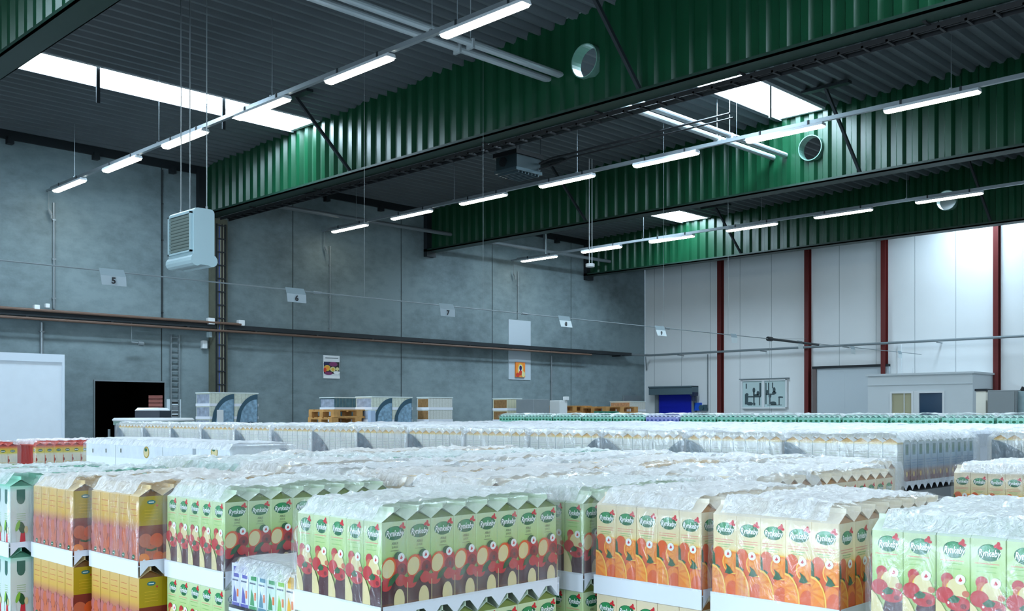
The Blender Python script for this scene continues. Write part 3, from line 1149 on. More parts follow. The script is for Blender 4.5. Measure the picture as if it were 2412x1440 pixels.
# ---------------------------------------------------------------- wire with numbered sheets
WY, WZ = 11.4, 1.64
t = thing('suspension_wire', 'long thin wire carrying the hanging number sheets across the hall', 'wire', (10, WY, WZ))
q = MB()
q.tube((-2, WY, WZ), (XW - .15, WY, WZ), .009, 6)
q.build('wire', GREYP, t)
q = MB()
xj = onY(1813, 802, WY)[0]
q.tube((xj, WY, WZ), (xj + 2.2, WY, WZ - .02), .028, 8)
q.tube((xj - .08, WY, WZ), (xj + .08, WY, WZ), .05, 8)
q.build('turnbuckle', DARKST, t)
sw_ = [((onY(u, 700, WY)[0], WY, WZ), (onY(u, 700, WY)[0], WY, roofz(WY)), .004) for u in (858, 1138, 1563, 1715, 2200)]
sw_ += [((xj, WY, WZ), (xj, WY, -.3), .004), ((xj, WY, WZ), (XW - .2, 14.84, 2.25), .006)]
for a, b, r in sw_:
    q = MB()
    q.tube(a, b, r * .75, 5)
    q.build('support_wire', GALV, t)
for x in (onY(748, 690, WY)[0], onY(1235, 740, WY)[0], onY(1572, 776, WY)[0]):
    q = MB()
    q.tube((x - .06, WY, WZ), (x + .06, WY, WZ), .02, 6)
    q.build('wire_clamp', GREYP, t)
SHEET = mat('paper_sheet', (196, 206, 208), .6)
SLEEVE = mat('sheet_sleeve', (128, 144, 150), .35)
WORDS = {'5': 'five', '6': 'six', '7': 'seven', '8': 'eight', '9': 'nine'}
for k, (u, dg, tilt) in enumerate(((265, '5', .12), (696, '6', .1), (1052, '7', .05), (1329, '8', -.5), (1554, '9', -.6), (1728, '', .9), (1884, '', .9), (2008, '', 1.0), (2119, '', 1.0))):
    x = onY(u, 700, WY)[0]
    lab = ('paper sheet with the number %s hanging on long wire' % WORDS[dg]) if dg else \
        ('folded sheet without number on long wire, %s after the thick joint' % ORD[k - 6] if k > 5 else 'folded sheet without number on the wire just before the thick joint')
    t = thing('number_sheet', lab, 'sheet', (x, WY, WZ - .16), 'sheets hanging on the wire')
    q = MB()
    W2 = .15
    lean = .06 if tilt > 0 else -.05
    if k >= 5:
        W2 = .11
    q.quad([(x - W2, WY - .02, WZ - .05), (x + W2, WY - .02, WZ - .05), (x + W2 + .01, WY - .03 + lean * .3, WZ - .16), (x - W2 + .02, WY - .03 + lean * .3, WZ - .16)], 0)
    q.v = q.v + []
    o = q.build('paper', SHEET if k > 2 else mat('paper_grey', (158, 170, 176), .6), t)  # first three sheets in a darker grey
    md = o.modifiers.new('thickness', 'SOLIDIFY')
    md.thickness = .003
    q = MB()
    q.quad([(x - W2 - .01, WY, WZ + .03), (x + W2 - .02, WY, WZ + .03), (x + W2, WY - .02, WZ - .05), (x - W2, WY - .02, WZ - .05)], 0)
    o = q.build('sleeve', SLEEVE, t)
    md = o.modifiers.new('thickness', 'SOLIDIFY')
    md.thickness = .002
    if dg:
        vs, ps = text_polys(dg, .11, .004)
        q = MB()
        q.v = [(x + a + .0, WY - .033 + (0 if lean > 0 else -.012), WZ - .11 + b * .9) for a, b in vs]
        q.f = list(ps)
        q.m = [0] * len(ps)
        q.build('digit', INK, t)

# hanging cables with the pale disc, rods below the rooflights
p = at(1390, 627, 22.5)
q = MB()
q.tube((p[0], p[1], p[2] - .02), (p[0], p[1], p[2] + .05), .10, 14)
q.tube((p[0] - .03, p[1], p[2] + .05), (p[0] - .03, p[1], roofz(p[1])), .008, 6)
q.tube((p[0] + .03, p[1] - .03, p[2] + .05), (p[0] + .03, p[1] - .03, roofz(p[1])), .008, 6)
solo('hanging_access_point', q, WHITEP, 'small pale disc hanging on two cables left of the farthest beam', 'device')
for k, (u, v0, v1, lab) in enumerate(((231, 158, 243, 'thin dark rod hanging from the left skylight, the one nearer the left edge'), (527, 232, 305, 'thin dark rod hanging from the left skylight near light rail'),
                                      (1814, 200, 278, 'thin pale rod hanging from the skylight at upper right'))):
    r = ray(u, v0)
    tt = (ROOF0 + 21 * SLOPE) / (r[2] + r[1] * SLOPE)
    a = [c * tt for c in r]
    zz = r[2] * tt * 0 + (VH - v1) / FPX * tt
    q = MB()
    q.box(a[0] - .03, a[0] + .03, a[1] - .012, a[1] + .012, zz, a[2] + .12)
    solo('hanging_rod', q, DARKST if k < 2 else GALV, lab, 'rod', 'rods under the skylights')

# ---------------------------------------------------------------- printed cartons
CH = .195
PXX, PYY = .0695, .0635       # carton footprint
TXT = text_polys('Rynkeby', .0185, .0004, .25)
TXTS = text_polys('\u00c6BLE', .0075, 0, 0)
TXTS2 = text_polys('JUICE', .0065, 0, 0)
AM = {
    'logo': mat('logo_green', (18, 100, 62), .4), 'logo_l': mat('logo_light_green', (44, 140, 84), .4), 'w': mat('ink_white', (240, 242, 240), .4), 'red': mat('ink_red', (206, 40, 52), .4),
    'apple': mat('ink_apple_red', (188, 44, 48), .4), 'appled': mat('ink_apple_dark', (128, 28, 36), .4), 'cream': mat('ink_apple_flesh', (222, 204, 150), .4), 'leaf': mat('ink_leaf', (30, 88, 48), .4),
    'dark': mat('ink_plum', (74, 36, 44), .4), 'brown': mat('ink_brown', (104, 60, 44), .4), 'orange': mat('ink_orange', (240, 130, 34), .4), 'oranged': mat('ink_deep_orange', (222, 92, 36), .4),
    'rim': mat('ink_rim', (250, 196, 80), .4), 'pulp': mat('ink_pulp', (246, 152, 50), .4), 'yel': mat('ink_yellow', (236, 190, 60), .4), 'pinkt': mat('ink_pink_text', (226, 150, 130), .4),
    'grnt': mat('ink_green_text', (140, 186, 110), .4), 'grey': mat('ink_grey', (104, 108, 92), .4), 'olive': mat('ink_olive', (176, 146, 18), .4), 'maroon': mat('ink_maroon', (126, 48, 34), .4),
    'mand': mat('ink_mandarin', (196, 100, 66), .4), 'pinkm': mat('ink_pink_mandarin', (186, 108, 104), .4), 'tealg': mat('ink_teal', (46, 110, 112), .4), 'mintd': mat('ink_mint_dark', (58, 106, 96), .4),
    'white2': mat('ink_pale', (206, 216, 214), .4), 'blue': mat('ink_blue', (60, 80, 150), .4), 'lime': mat('ink_lime', (130, 190, 60), .4), 'cobalt': mat('ink_steel_blue', (96, 128, 160), .4),
}


class Carton:
    """collects the print of one carton; faces: x (-X), y (-Y) and the two behind them"""
    def __init__(s, w, d, h):
        s.w, s.d, s.h = w, d, h
        s.mb = MB()
        s.ms = []
        s.lay = {}

    def mi(s, m):
        if m not in s.ms:
            s.ms.append(m)
        return s.ms.index(m)

    def put(s, face, pts, m, clip=True):
        wd = s.d if face == 'x' else s.w
        k = s.lay.get(face, 0) + 1
        s.lay[face] = k
        e = .00012 * k + .0001
        P_ = [(min(wd, max(0, a)), min(s.h, max(0, b))) for a, b in pts] if clip else pts
        mi = s.mi(m)
        if face == 'x':
            s.mb.quad([(-s.w / 2 - e, s.d / 2 - a, b) for a, b in P_], mi)
            s.mb.quad([(s.w / 2 + e, -s.d / 2 + a, b) for a, b in P_], mi)
        else:
            s.mb.quad([(-s.w / 2 + a, -s.d / 2 - e, b) for a, b in P_], mi)
            s.mb.quad([(s.w / 2 - a, s.d / 2 + e, b) for a, b in P_], mi)

    def ell(s, face, cx, cy, rx, ry, m, rot=0, n=20):
        c_, s_ = math.cos(rot), math.sin(rot)
        s.put(face, [(cx + rx * math.cos(j * 2 * math.pi / n) * c_ - ry * math.sin(j * 2 * math.pi / n) * s_,
                      cy + rx * math.cos(j * 2 * math.pi / n) * s_ + ry * math.sin(j * 2 * math.pi / n) * c_) for j in range(n)], AM[m])

    def rect(s, face, x0, x1, y0, y1, m):
        s.put(face, [(x0, y0), (x1, y0), (x1, y1), (x0, y1)], AM[m])

    def pol(s, face, pts, m):
        s.put(face, pts, AM[m])

    def text(s, face, T, cx, cy, sx, m):
        vs, ps = T
        k = s.lay.get(face, 0) + 1
        s.lay[face] = k
        e = .00012 * k + .0001
        mi = s.mi(AM[m])
        for f in ps:
            pts = [(cx + vs[i][0] * sx, cy + vs[i][1]) for i in f]
            if face == 'x':
                s.mb.quad([(-s.w / 2 - e, s.d / 2 - a, b) for a, b in pts], mi)
                s.mb.quad([(s.w / 2 + e, -s.d / 2 + a, b) for a, b in pts], mi)
            else:
                s.mb.quad([(-s.w / 2 + a, -s.d / 2 - e, b) for a, b in pts], mi)
                s.mb.quad([(s.w / 2 - a, s.d / 2 + e, b) for a, b in pts], mi)

    def logo(s, face, cx, cy, sc=1.0, sx=1.0, txt=True):
        s.ell(face, cx, cy, .0265 * sc * sx, .0165 * sc, 'logo')
        s.ell(face, cx - .002, cy + .0075 * sc, .015 * sc * sx, .008 * sc, 'logo_l')
        if txt:
            s.text(face, TXT, cx, cy - .001, .78 * sx * sc, 'w')
        for a in ((.016, .014, .6), (.021, .017, 1.6), (.023, .011, -.2)):
            s.ell(face, cx + a[0] * sx, cy + a[1], .0052, .0032, 'red', a[2], 10)


def body_box(cn, m):
    mi = cn.mi(m)
    w, d, h = cn.w / 2, cn.d / 2, cn.h
    r = .0015
    cn.mb.loft([[(-w + r, -d, z), (w - r, -d, z), (w, -d + r, z), (w, d - r, z), (w - r, d, z), (-w + r, d, z), (-w, d - r, z), (-w, -d + r, z)] for z in (0.0005, h)], mi)


def gable(mb, w, d, h, roof=.021, fin=.031, inset=.010, m0=0, m1=1, m2=2):
    w2, d2 = w / 2, d / 2
    z0, z1 = h, h + roof
    # sloping roof panels (ridge along y)
    mb.quad([(-w2, d2, z0), (-w2, -d2, z0), (-.001, -d2, z1), (-.001, d2, z1)], m0)
    mb.quad([(w2, -d2, z0), (w2, d2, z0), (.001, d2, z1), (.001, -d2, z1)], m0)
    # folded-in end triangles
    for s_ in (-1, 1):
        a = (-w2, s_ * d2, z0)
        b = (w2, s_ * d2, z0)
        c = (0, s_ * (d2 - inset), z1 - .001)
        mb.quad([a, b, c] if s_ < 0 else [b, a, c], m1)
    # upright sealing fin
    mb.box(-.0012, .0012, -d2, d2, z1 - .001, h + fin, m2)


RED_STOPS = [(0, (222, 216, 200)), (.66, (226, 216, 190)), (.74, (222, 200, 60)), (.88, (222, 180, 40)), (.95, (222, 120, 40)), (1.0, (214, 60, 40))]
KINDS = {
    # stops, gable roof, gable end, fin
    'apple': ([(0, (204, 186, 142)), (.12, (180, 180, 122)), (.45, (140, 184, 84)), (.62, (176, 204, 128)), (1.0, (200, 214, 172))], (220, 232, 212), (112, 126, 62), (206, 222, 196)),  # dark olive gable end holds the shadow tone of the recessed fold
    'orange': ([(0, (216, 104, 54)), (.15, (230, 110, 40)), (.40, (236, 150, 36)), (.51, (238, 196, 70)), (.64, (232, 212, 160)), (1.0, (230, 212, 182))], (234, 222, 202), (170, 120, 70), (236, 226, 206)),
    'mandarin': ([(0, (178, 88, 72)), (.46, (178, 106, 96)), (.56, (192, 128, 84)), (.65, (210, 164, 72)), (1.0, (216, 178, 112))], (236, 208, 160), (112, 70, 18), (236, 206, 150)),
    'mint': ([(0, (214, 222, 214)), (.9, (206, 220, 216)), (1.0, (150, 210, 190))], (140, 212, 184), (60, 120, 96), (150, 216, 190)),
    'red': (RED_STOPS, (226, 66, 40), (150, 40, 26), (240, 120, 90)),
    'cream': ([(0, (216, 218, 214)), (.94, (220, 220, 212)), (.97, (222, 198, 130)), (1.0, (222, 188, 96))], (232, 232, 226), (206, 156, 50), (230, 226, 210)),
    'bluish': ([(0, (176, 150, 120)), (.3, (150, 104, 70)), (.4, (120, 140, 160)), (.7, (150, 176, 196)), (1.0, (190, 204, 206))], (226, 232, 232), (170, 180, 170), (226, 232, 232)),
    'teal': ([(0, (150, 206, 190)), (1.0, (124, 196, 170))], (190, 226, 214), (20, 96, 84), (190, 226, 214)),
    'purple': ([(0, (168, 172, 216)), (1.0, (140, 146, 204))], (206, 210, 232), (40, 48, 110), (206, 210, 232)),
}


def print_art(cn, kind, detail=True):
    x, y = 'x', 'y'
    W, D = cn.w, cn.d
    if kind == 'apple':
        # narrow face
        cn.logo(x, D * .53, .170, .98, .80)
        cn.rect(x, .008, .052, .1485, .1500, 'pinkt')
        cn.rect(x, .010, .048, .1430, .1442, 'grnt')
        cn.rect(x, .012, .046, .1330, .1342, 'grnt')
        cn.ell(x, .021, .113, .0115, .012, 'apple')
        cn.ell(x, .022, .100, .0105, .014, 'mand')
        cn.ell(x, .025, .095, .006, .012, 'yel')
        cn.ell(x, .040, .092, .018, .024, 'cream', .35)
        cn.ell(x, .056, .088, .007, .006, 'mand')
        cn.ell(x, .046, .1145, .0095, .0095, 'w')
        cn.pol(x, [(.046, .119), (.050, .113), (.047, .110), (.042, .111), (.044, .115)], 'red')
        cn.pol(x, [(.026, .0), (.0636, .0), (.0636, .060), (.030, .062), (.022, .03)], 'dark')
        cn.ell(x, .017, .082, .017, .016, 'apple')
        cn.ell(x, .042, .068, .024, .0145, 'apple')
        cn.ell(x, .052, .064, .006, .005, 'appled')
        cn.pol(x, [(.022, .074), (.034, .084), (.046, .078), (.042, .070), (.030, .068)], 'leaf')
        cn.ell(x, .024, .068, .002, .0025, 'w', 0, 8)
        cn.pol(x, [(.0, .074), (.010, .066), (.020, .050), (.027, .030), (.029, .0), (.0, .0)], 'cream')
        # wide face
        cn.logo(y, W * .52, .170, .92, 1.08)
        cn.text(y, TXTS, W * .52, .1475, 1, 'grey')
        cn.text(y, TXTS2, W * .52, .1395, 1, 'grey')
        cn.rect(y, .024, .048, .1315, .1323, 'grey')
        cn.rect(y, 0, W, .0, .068, 'dark')
        cn.rect(y, 0, W, .0, .018, 'brown')
        for k in range(9):
            cn.pol(y, [(.004 + k * .0075, .098), (.007 + k * .0075, .123 - abs(k - 5) * .0018), (.011 + k * .0075, .1)], 'apple')
        cn.ell(y, .042, .095, .032, .025, 'apple')
        cn.ell(y, .054, .088, .014, .015, 'appled')
        cn.ell(y, .055, .088, .004, .005, 'dark')
        cn.ell(y, .017, .095, .020, .025, 'oranged', -.4)
        cn.ell(y, .0165, .094, .0165, .0205, 'cream', -.4)
        cn.ell(y, .043, .121, .011, .008, 'leaf', .3)
        cn.ell(y, .052, .116, .0095, .0095, 'w')
        cn.pol(y, [(.052, .121), (.056, .115), (.053, .112), (.048, .113), (.050, .117)], 'red')
        cn.ell(y, .010, .060, .016, .014, 'apple')
        cn.ell(y, .050, .066, .015, .013, 'apple')
        cn.ell(y, .066, .060, .008, .012, 'apple')
        cn.pol(y, [(.014, .056), (.026, .058), (.046, .079), (.040, .083), (.028, .078), (.018, .068)], 'leaf')
        cn.ell(y, .046, .022, .015, .026, 'cream')
        cn.rect(y, .068, W, .0, .06, 'cream')
    elif kind == 'orange':
        for f, wd in ((x, D), (y, W)):
            cn.logo(f, wd * .52, .163, .92, .98)
            for k in range(2):
                cn.rect(f, .006, wd - .008, .1375 - k * .0055, .1390 - k * .0055, 'pinkt')
            cn.rect(f, .014, wd - .016, .126, .1275, 'grnt')
            cn.rect(f, .018, wd - .02, .121, .1222, 'grnt')
            cn.ell(f, .016, .100, .016, .021, 'oranged')
            cn.rect(f, 0, wd, 0, .070, 'oranged')
            cn.ell(f, .020, .078, .018, .016, 'oranged')
            cn.pol(f, [(.0, .066), (.008, .078), (.006, .104), (.0, .112)], 'leaf')
            cn.ell(f, .055, .088, .0285, .0275, 'rim')
            cn.ell(f, .055, .088, .0260, .0250, 'orange')
            for q_ in range(5):
                th_ = 1.2 + q_ * .8
                cn.pol(f, [(.055, .089), (.055 + .021 * math.cos(th_), .088 + .021 * math.sin(th_)), (.055 + .021 * math.cos(th_ + .55), .088 + .021 * math.sin(th_ + .55))], 'pulp')
            cn.ell(f, .050, .028, .022, .032, 'orange')
            cn.ell(f, .054, .020, .018, .026, 'oranged')
            cn.pol(f, [(.0, .068), (.012, .064), (.022, .074), (.012, .080)], 'leaf')
            cn.ell(f, .0, .016, .0365, .063, 'rim')
            cn.ell(f, .0, .016, .0330, .058, 'orange')
            cn.pol(f, [(.0, .052), (.008, .066), (.0, .072)], 'pulp')
            cn.pol(f, [(.001, .050), (.022, .058), (.012, .068)], 'pulp')
            cn.pol(f, [(.002, .046), (.030, .036), (.026, .052)], 'pulp')
            cn.pol(f, [(.002, .040), (.032, .014), (.032, .030)], 'pulp')
            cn.pol(f, [(.034, .062), (.040, .074), (.036, .084), (.048, .076), (.056, .064), (.046, .060)], 'leaf')
            cn.ell(f, .043, .107, .0095, .0095, 'w')
            cn.pol(f, [(.043, .112), (.047, .106), (.044, .103), (.039, .104), (.041, .108)], 'red')
    elif kind == 'mandarin':
        for k in range(3):
            cn.rect(x, .010, D - .012, .172 - k * .016, .1735 - k * .016, 'mand')
        for cx, cy, r_, m in ((.012, .086, .013, 'pinkm'), (.034, .076, .017, 'mand'), (.056, .09, .012, 'pinkm'), (.010, .05, .015, 'pinkm'), (.038, .036, .017, 'mand'), (.060, .05, .012, 'mand'),
                              (.018, .014, .015, 'pinkm'), (.052, .012, .013, 'mand')):
            cn.ell(x, cx, cy, r_, r_ * 1.35, m, 0, 14)
        cn.ell(x, .030, .022, .010, .007, 'logo', .3, 12)
        cn.rect(x, .024, .036, .021, .0228, 'w')
        cn.rect(y, 0, W, .112, CH, 'olive')
        cn.rect(y, 0, W, 0, .112, 'maroon')
        cn.ell(y, .036, .178, .013, .0062, 'tealg', 0, 16)
        cn.rect(y, .028, .044, .1768, .1792, 'w')
        cn.ell(y, .053, .168, .003, .003, 'red', 0, 8)
        for k in range(4):
            cn.rect(y, .016, .056, .155 - k * .009, .1558 - k * .009, 'yel')
        for cx, cy, r_, m in ((.018, .07, .020, 'mand'), (.052, .068, .021, 'oranged'), (.036, .036, .020, 'mand'), (.012, .016, .018, 'orange'), (.058, .018, .018, 'oranged')):
            cn.ell(y, cx, cy, r_, r_, m, 0, 16)
        cn.pol(y, [(.02, .048), (.036, .043), (.052, .049), (.050, .040), (.036, .038), (.020, .041)], 'leaf')
        cn.ell(y, .014, .014, .004, .003, 'w', 0, 8)
    elif kind == 'mint':
        for f, wd in ((x, D), (y, W)):
            cn.rect(f, wd * .3, wd * .68, .150, .184, 'mintd')
            cn.ell(f, wd * .49, .150, .012, .014, 'mintd')
            for k in range(4):
                cn.rect(f, wd * .3, wd * .7, .104 - k * .007, .1055 - k * .007, 'grnt')
            cn.pol(f, [(.030, .012), (.048, .012), (.046, .045), (.034, .05)], 'red')
            cn.ell(f, .036, .060, .010, .020, 'leaf', .25)
            cn.ell(f, .024, .066, .006, .018, 'lime', -.3)
            cn.ell(f, .050, .052, .006, .012, 'cream')
            cn.ell(f, .012, .03, .008, .022, 'white2')
    elif kind == 'red':
        for f, wd in ((x, D), (y, W)):
            cn.ell(f, wd * .5, .158, .018, .011, 'leaf', 0, 14)
            cn.rect(f, wd * .3, wd * .7, .156, .160, 'w')
            cn.ell(f, wd * .08, .085, .007, .014, 'appled', 0, 10)
            cn.ell(f, wd * .55, .04, .014, .018, 'grnt', 0, 12)
            cn.rect(f, 0, .004, 0, .12, 'oranged')
            cn.rect(f, .012, wd - .012, .068, .070, 'yel')
    elif kind == 'cream':
        for f, wd in ((x, D), (y, W)):
            for k in range(7):
                cn.rect(f, .008, wd - .008, .150 - k * .012, .1512 - k * .012, 'grnt' if k % 2 else 'grey')
            cn.rect(f, 0, .0015, 0, CH, 'tealg')
            cn.rect(f, .01, wd - .01, .04, .055, 'white2')
    elif kind == 'bluish':
        for f, wd in ((x, D), (y, W)):
            cn.rect(f, wd * .22, wd * .72, .135, .185, 'mintd')
            cn.ell(f, wd * .47, .160, .014, .018, 'logo', 0, 12)
            for cx, cy in ((.014, .03), (.046, .04), (.03, .02), (.06, .018)):
                cn.ell(f, cx, cy, .014, .018, 'maroon', 0, 10)
            cn.ell(f, .03, .045, .01, .013, 'yel', 0, 10)
            for k in range(3):
                cn.rect(f, .008, wd - .008, .108 - k * .012, .112 - k * .012, 'cobalt')
    elif kind in ('teal', 'purple'):
        for f, wd in ((x, D), (y, W)):
            cn.ell(f, wd * .5, .150, .022, .014, 'logo' if kind == 'teal' else 'blue', 0, 12)
            cn.rect(f, .01, wd - .01, .09, .094, 'white2')


PROTO = {}


def carton_proto(kind, parts=True):
    key = (kind, parts)
    if key in PROTO:
        return PROTO[key]
    stops, cr, ce, cf = KINDS[kind]
    cn = Carton(PXX, PYY, CH)
    body_box(cn, ramp_mat('carton_print_' + kind, stops, CH))
    print_art(cn, kind)
    gm = [mat('gable_' + kind, cr, .35), mat('gable_end_' + kind, ce, .45), mat('fin_' + kind, cf, .4)]
    nm = {'apple': 'apple_juice_carton', 'orange': 'orange_juice_carton', 'mandarin': 'mandarin_juice_carton', 'mint': 'pale_mint_carton', 'red': 'red_top_carton', 'cream': 'cream_carton',
          'bluish': 'blue_printed_carton', 'teal': 'teal_top_carton', 'purple': 'purple_top_carton'}[kind]
    if parts:
        o = cn.mb.build(nm, cn.ms)
        m2 = MB()
        gable(m2, PXX, PYY, CH)
        ch = m2.build('gable_top', gm)
        ch.location = (0, 0, 0)
        ch.parent = o
    else:
        k0 = len(cn.ms)
        gable(cn.mb, PXX, PYY, CH, m0=k0, m1=k0 + 1, m2=k0 + 2)
        o = cn.mb.build(nm, cn.ms + gm)
    o['category'] = 'carton'
    PROTO[key] = [o, False]
    return PROTO[key]


def put_carton(kind, x, y, z, rz, label, group, parts=True):
    pr = carton_proto(kind, parts)
    if not pr[1]:
        pr[1] = True
        o = pr[0]
        o.location = (x, y, z + H)
        o.rotation_euler = (0, 0, rz)
        tag(o, label, 'carton', group)
        return o
    return dup(pr[0], (x, y, z), rz, label, group)


def carton_mass(kind, cells, label, group=None):
    """the cartons hidden in the middle of a tray, seen only as ridges under film"""
    stops, cr, ce, cf = KINDS[kind]
    m2 = MB()
    for (x, y, z, sw) in cells:
        n0 = len(m2.v)
        w2, d2 = PXX / 2, PYY / 2
        m2.box(-w2, w2, -d2, d2, 0, CH, 0)
        gable(m2, PXX, PYY, CH, m0=1, m1=2, m2=1)
        for i in range(n0, len(m2.v)):
            a, b, c = m2.v[i]
            if sw:
                a, b = b, -a
            m2.v[i] = (a + x, b + y, c + z)
    o = solo('juice_carton', m2, [mat('plain_' + kind, stops[-1][1], .4), mat('gable_' + kind, cr, .35), mat('gable_end_' + kind, ce, .45)], label, 'cartons', group, 'stuff')
    return o


EAVE = -.235
LP = .232            # layer pitch


def tray(x0, x1, y0, y1, zbase, label, group, px=.07, notch=True, sw=False, panels=()):
    """cardboard cap tray: floor under the cartons, skirt hanging over the gables of the layer below"""
    t = thing('cardboard_tray', label, 'tray', ((x0 + x1) / 2, (y0 + y1) / 2, zbase - .035), group)
    e = .004
    zt_, zl = zbase + .014, zbase - .034
    X0, X1, Y0, Y1 = x0 - e, x1 + e, y0 - e, y1 + e
    q = MB()
    q.box(X0, X1, Y0, Y1, zbase - .003, zbase - .0005)
    q.box(X0 - .002, X0, Y0, Y1, zl, zt_)
    q.box(X1, X1 + .002, Y0, Y1, zl, zt_)
    # sides with notches over the gables below
    for yy, s_ in ((Y0, -1), (Y1, 1)):
        n = max(1, int(round((x1 - x0) / px)))
        yo = yy - .0005 if s_ < 0 else yy + .0005
        for k in range(n):
            a = x0 + k * (x1 - x0) / n
            b = x0 + (k + 1) * (x1 - x0) / n
            c = (a + b) / 2
            pl = [(a, yo, zl + .004), (a, yo, zt_), (b, yo, zt_), (b, yo, zl + .004), (c + .01, yo, zbase - .004), (c - .01, yo, zbase - .004)]
            q.quad([pl[0], pl[5], pl[4], pl[3], pl[2], pl[1]] if s_ < 0 else pl)
    q.build('skirt', CARD, t)
    for (side, a, b, m) in panels:
        q = MB()
        pts = []
        for j in range(9):
            s_ = j / 8
            yy = a + (b - a) * s_
            zz = zbase + .19 * (1 - s_ ** 1.6) ** 1.0
            pts.append((yy, zz))
        pl = [(X0 - .006, a, zbase - .03)] + [(X0 - .006, yy, zz) for yy, zz in pts] + [(X0 - .006, b, zbase - .03)]
        pr_ = [(X0 - .003, p_[1], p_[2]) for p_ in pl]
        q.loft([pl, pr_])
        o = q.build('corner_panel', m, t)
        o['label'] = 'dark curved printed corner panel'
    return t


def film_material(name, lo, hi, scale, tint=(236, 242, 248), stretch=(1, 1, 1), bump=.6, gloss=.35, rough=.22):
    if name in MATS:
        return MATS[name]
    m = bpy.data.materials.new(name)
    m.use_nodes = True
    nt = m.node_tree
    for n in list(nt.nodes):
        if n.type != 'OUTPUT_MATERIAL':
            nt.nodes.remove(n)
    out = [n for n in nt.nodes if n.type == 'OUTPUT_MATERIAL'][0]
    tc = nt.nodes.new('ShaderNodeNewGeometry')
    mp = nt.nodes.new('ShaderNodeMapping')
    mp.inputs['Scale'].default_value = stretch
    nt.links.new(tc.outputs['Position'], mp.inputs[0])
    n1 = nt.nodes.new('ShaderNodeTexNoise')
    n1.inputs['Scale'].default_value = scale
    n1.inputs['Detail'].default_value = 8
    n1.inputs['Roughness'].default_value = .62
    n1.inputs['Distortion'].default_value = 1.6
    nt.links.new(mp.outputs[0], n1.inputs['Vector'])
    mr = nt.nodes.new('ShaderNodeMapRange')
    mr.inputs[1].default_value = .36
    mr.inputs[2].default_value = .66
    mr.inputs[3].default_value = lo
    mr.inputs[4].default_value = hi
    nt.links.new(n1.outputs['Fac'], mr.inputs[0])
    n2 = nt.nodes.new('ShaderNodeTexNoise')
    n2.inputs['Scale'].default_value = scale * 2.6
    n2.inputs['Detail'].default_value = 6
    n2.inputs['Distortion'].default_value = 2.5
    nt.links.new(mp.outputs[0], n2.inputs['Vector'])
    bp = nt.nodes.new('ShaderNodeBump')
    bp.inputs['Strength'].default_value = bump
    bp.inputs['Distance'].default_value = .012
    nt.links.new(n2.outputs['Fac'], bp.inputs['Height'])
    df = nt.nodes.new('ShaderNodeBsdfDiffuse')
    df.inputs[0].default_value = lin(tint)
    nt.links.new(bp.outputs[0], df.inputs['Normal'])
    tr = nt.nodes.new('ShaderNodeBsdfTranslucent')
    tr.inputs[0].default_value = lin(tint)
    m0 = nt.nodes.new('ShaderNodeMixShader')
    m0.inputs[0].default_value = .3
    nt.links.new(df.outputs[0], m0.inputs[1])
    nt.links.new(tr.outputs[0], m0.inputs[2])
    gl = nt.nodes.new('ShaderNodeBsdfGlossy')
    gl.inputs['Color'].default_value = (1, 1, 1, 1)
    gl.inputs['Roughness'].default_value = rough
    nt.links.new(bp.outputs[0], gl.inputs['Normal'])
    m1 = nt.nodes.new('ShaderNodeMixShader')
    m1.inputs[0].default_value = gloss
    nt.links.new(m0.outputs[0], m1.inputs[1])
    nt.links.new(gl.outputs[0], m1.inputs[2])
    tp = nt.nodes.new('ShaderNodeBsdfTransparent')
    m3 = nt.nodes.new('ShaderNodeMixShader')
    nt.links.new(mr.outputs[0], m3.inputs[0])
    nt.links.new(tp.outputs[0], m3.inputs[1])
    nt.links.new(m1.outputs[0], m3.inputs[2])
    nt.links.new(m3.outputs[0], out.inputs[0])
    MATS[name] = m
    return m


FTOP = film_material('film_top', .78, 1.0, 11.0, tint=(252, 253, 255), bump=1.0, gloss=.22, rough=.14)
FEDGE = film_material('film_edge_glare', .5, 1.0, 22.0, tint=(250, 252, 255), stretch=(1, 1, .5), bump=.9, gloss=.3, rough=.16)  # patchy white opacity stands in for glare on the shoulder
FSIDE = film_material('film_side', .02, .25, 8.0, stretch=(1, 1, .35), bump=.4, gloss=.45, rough=.15)
FFAR = film_material('film_far_side', .16, .5, 6.0, stretch=(1, 1, .6), bump=.5)


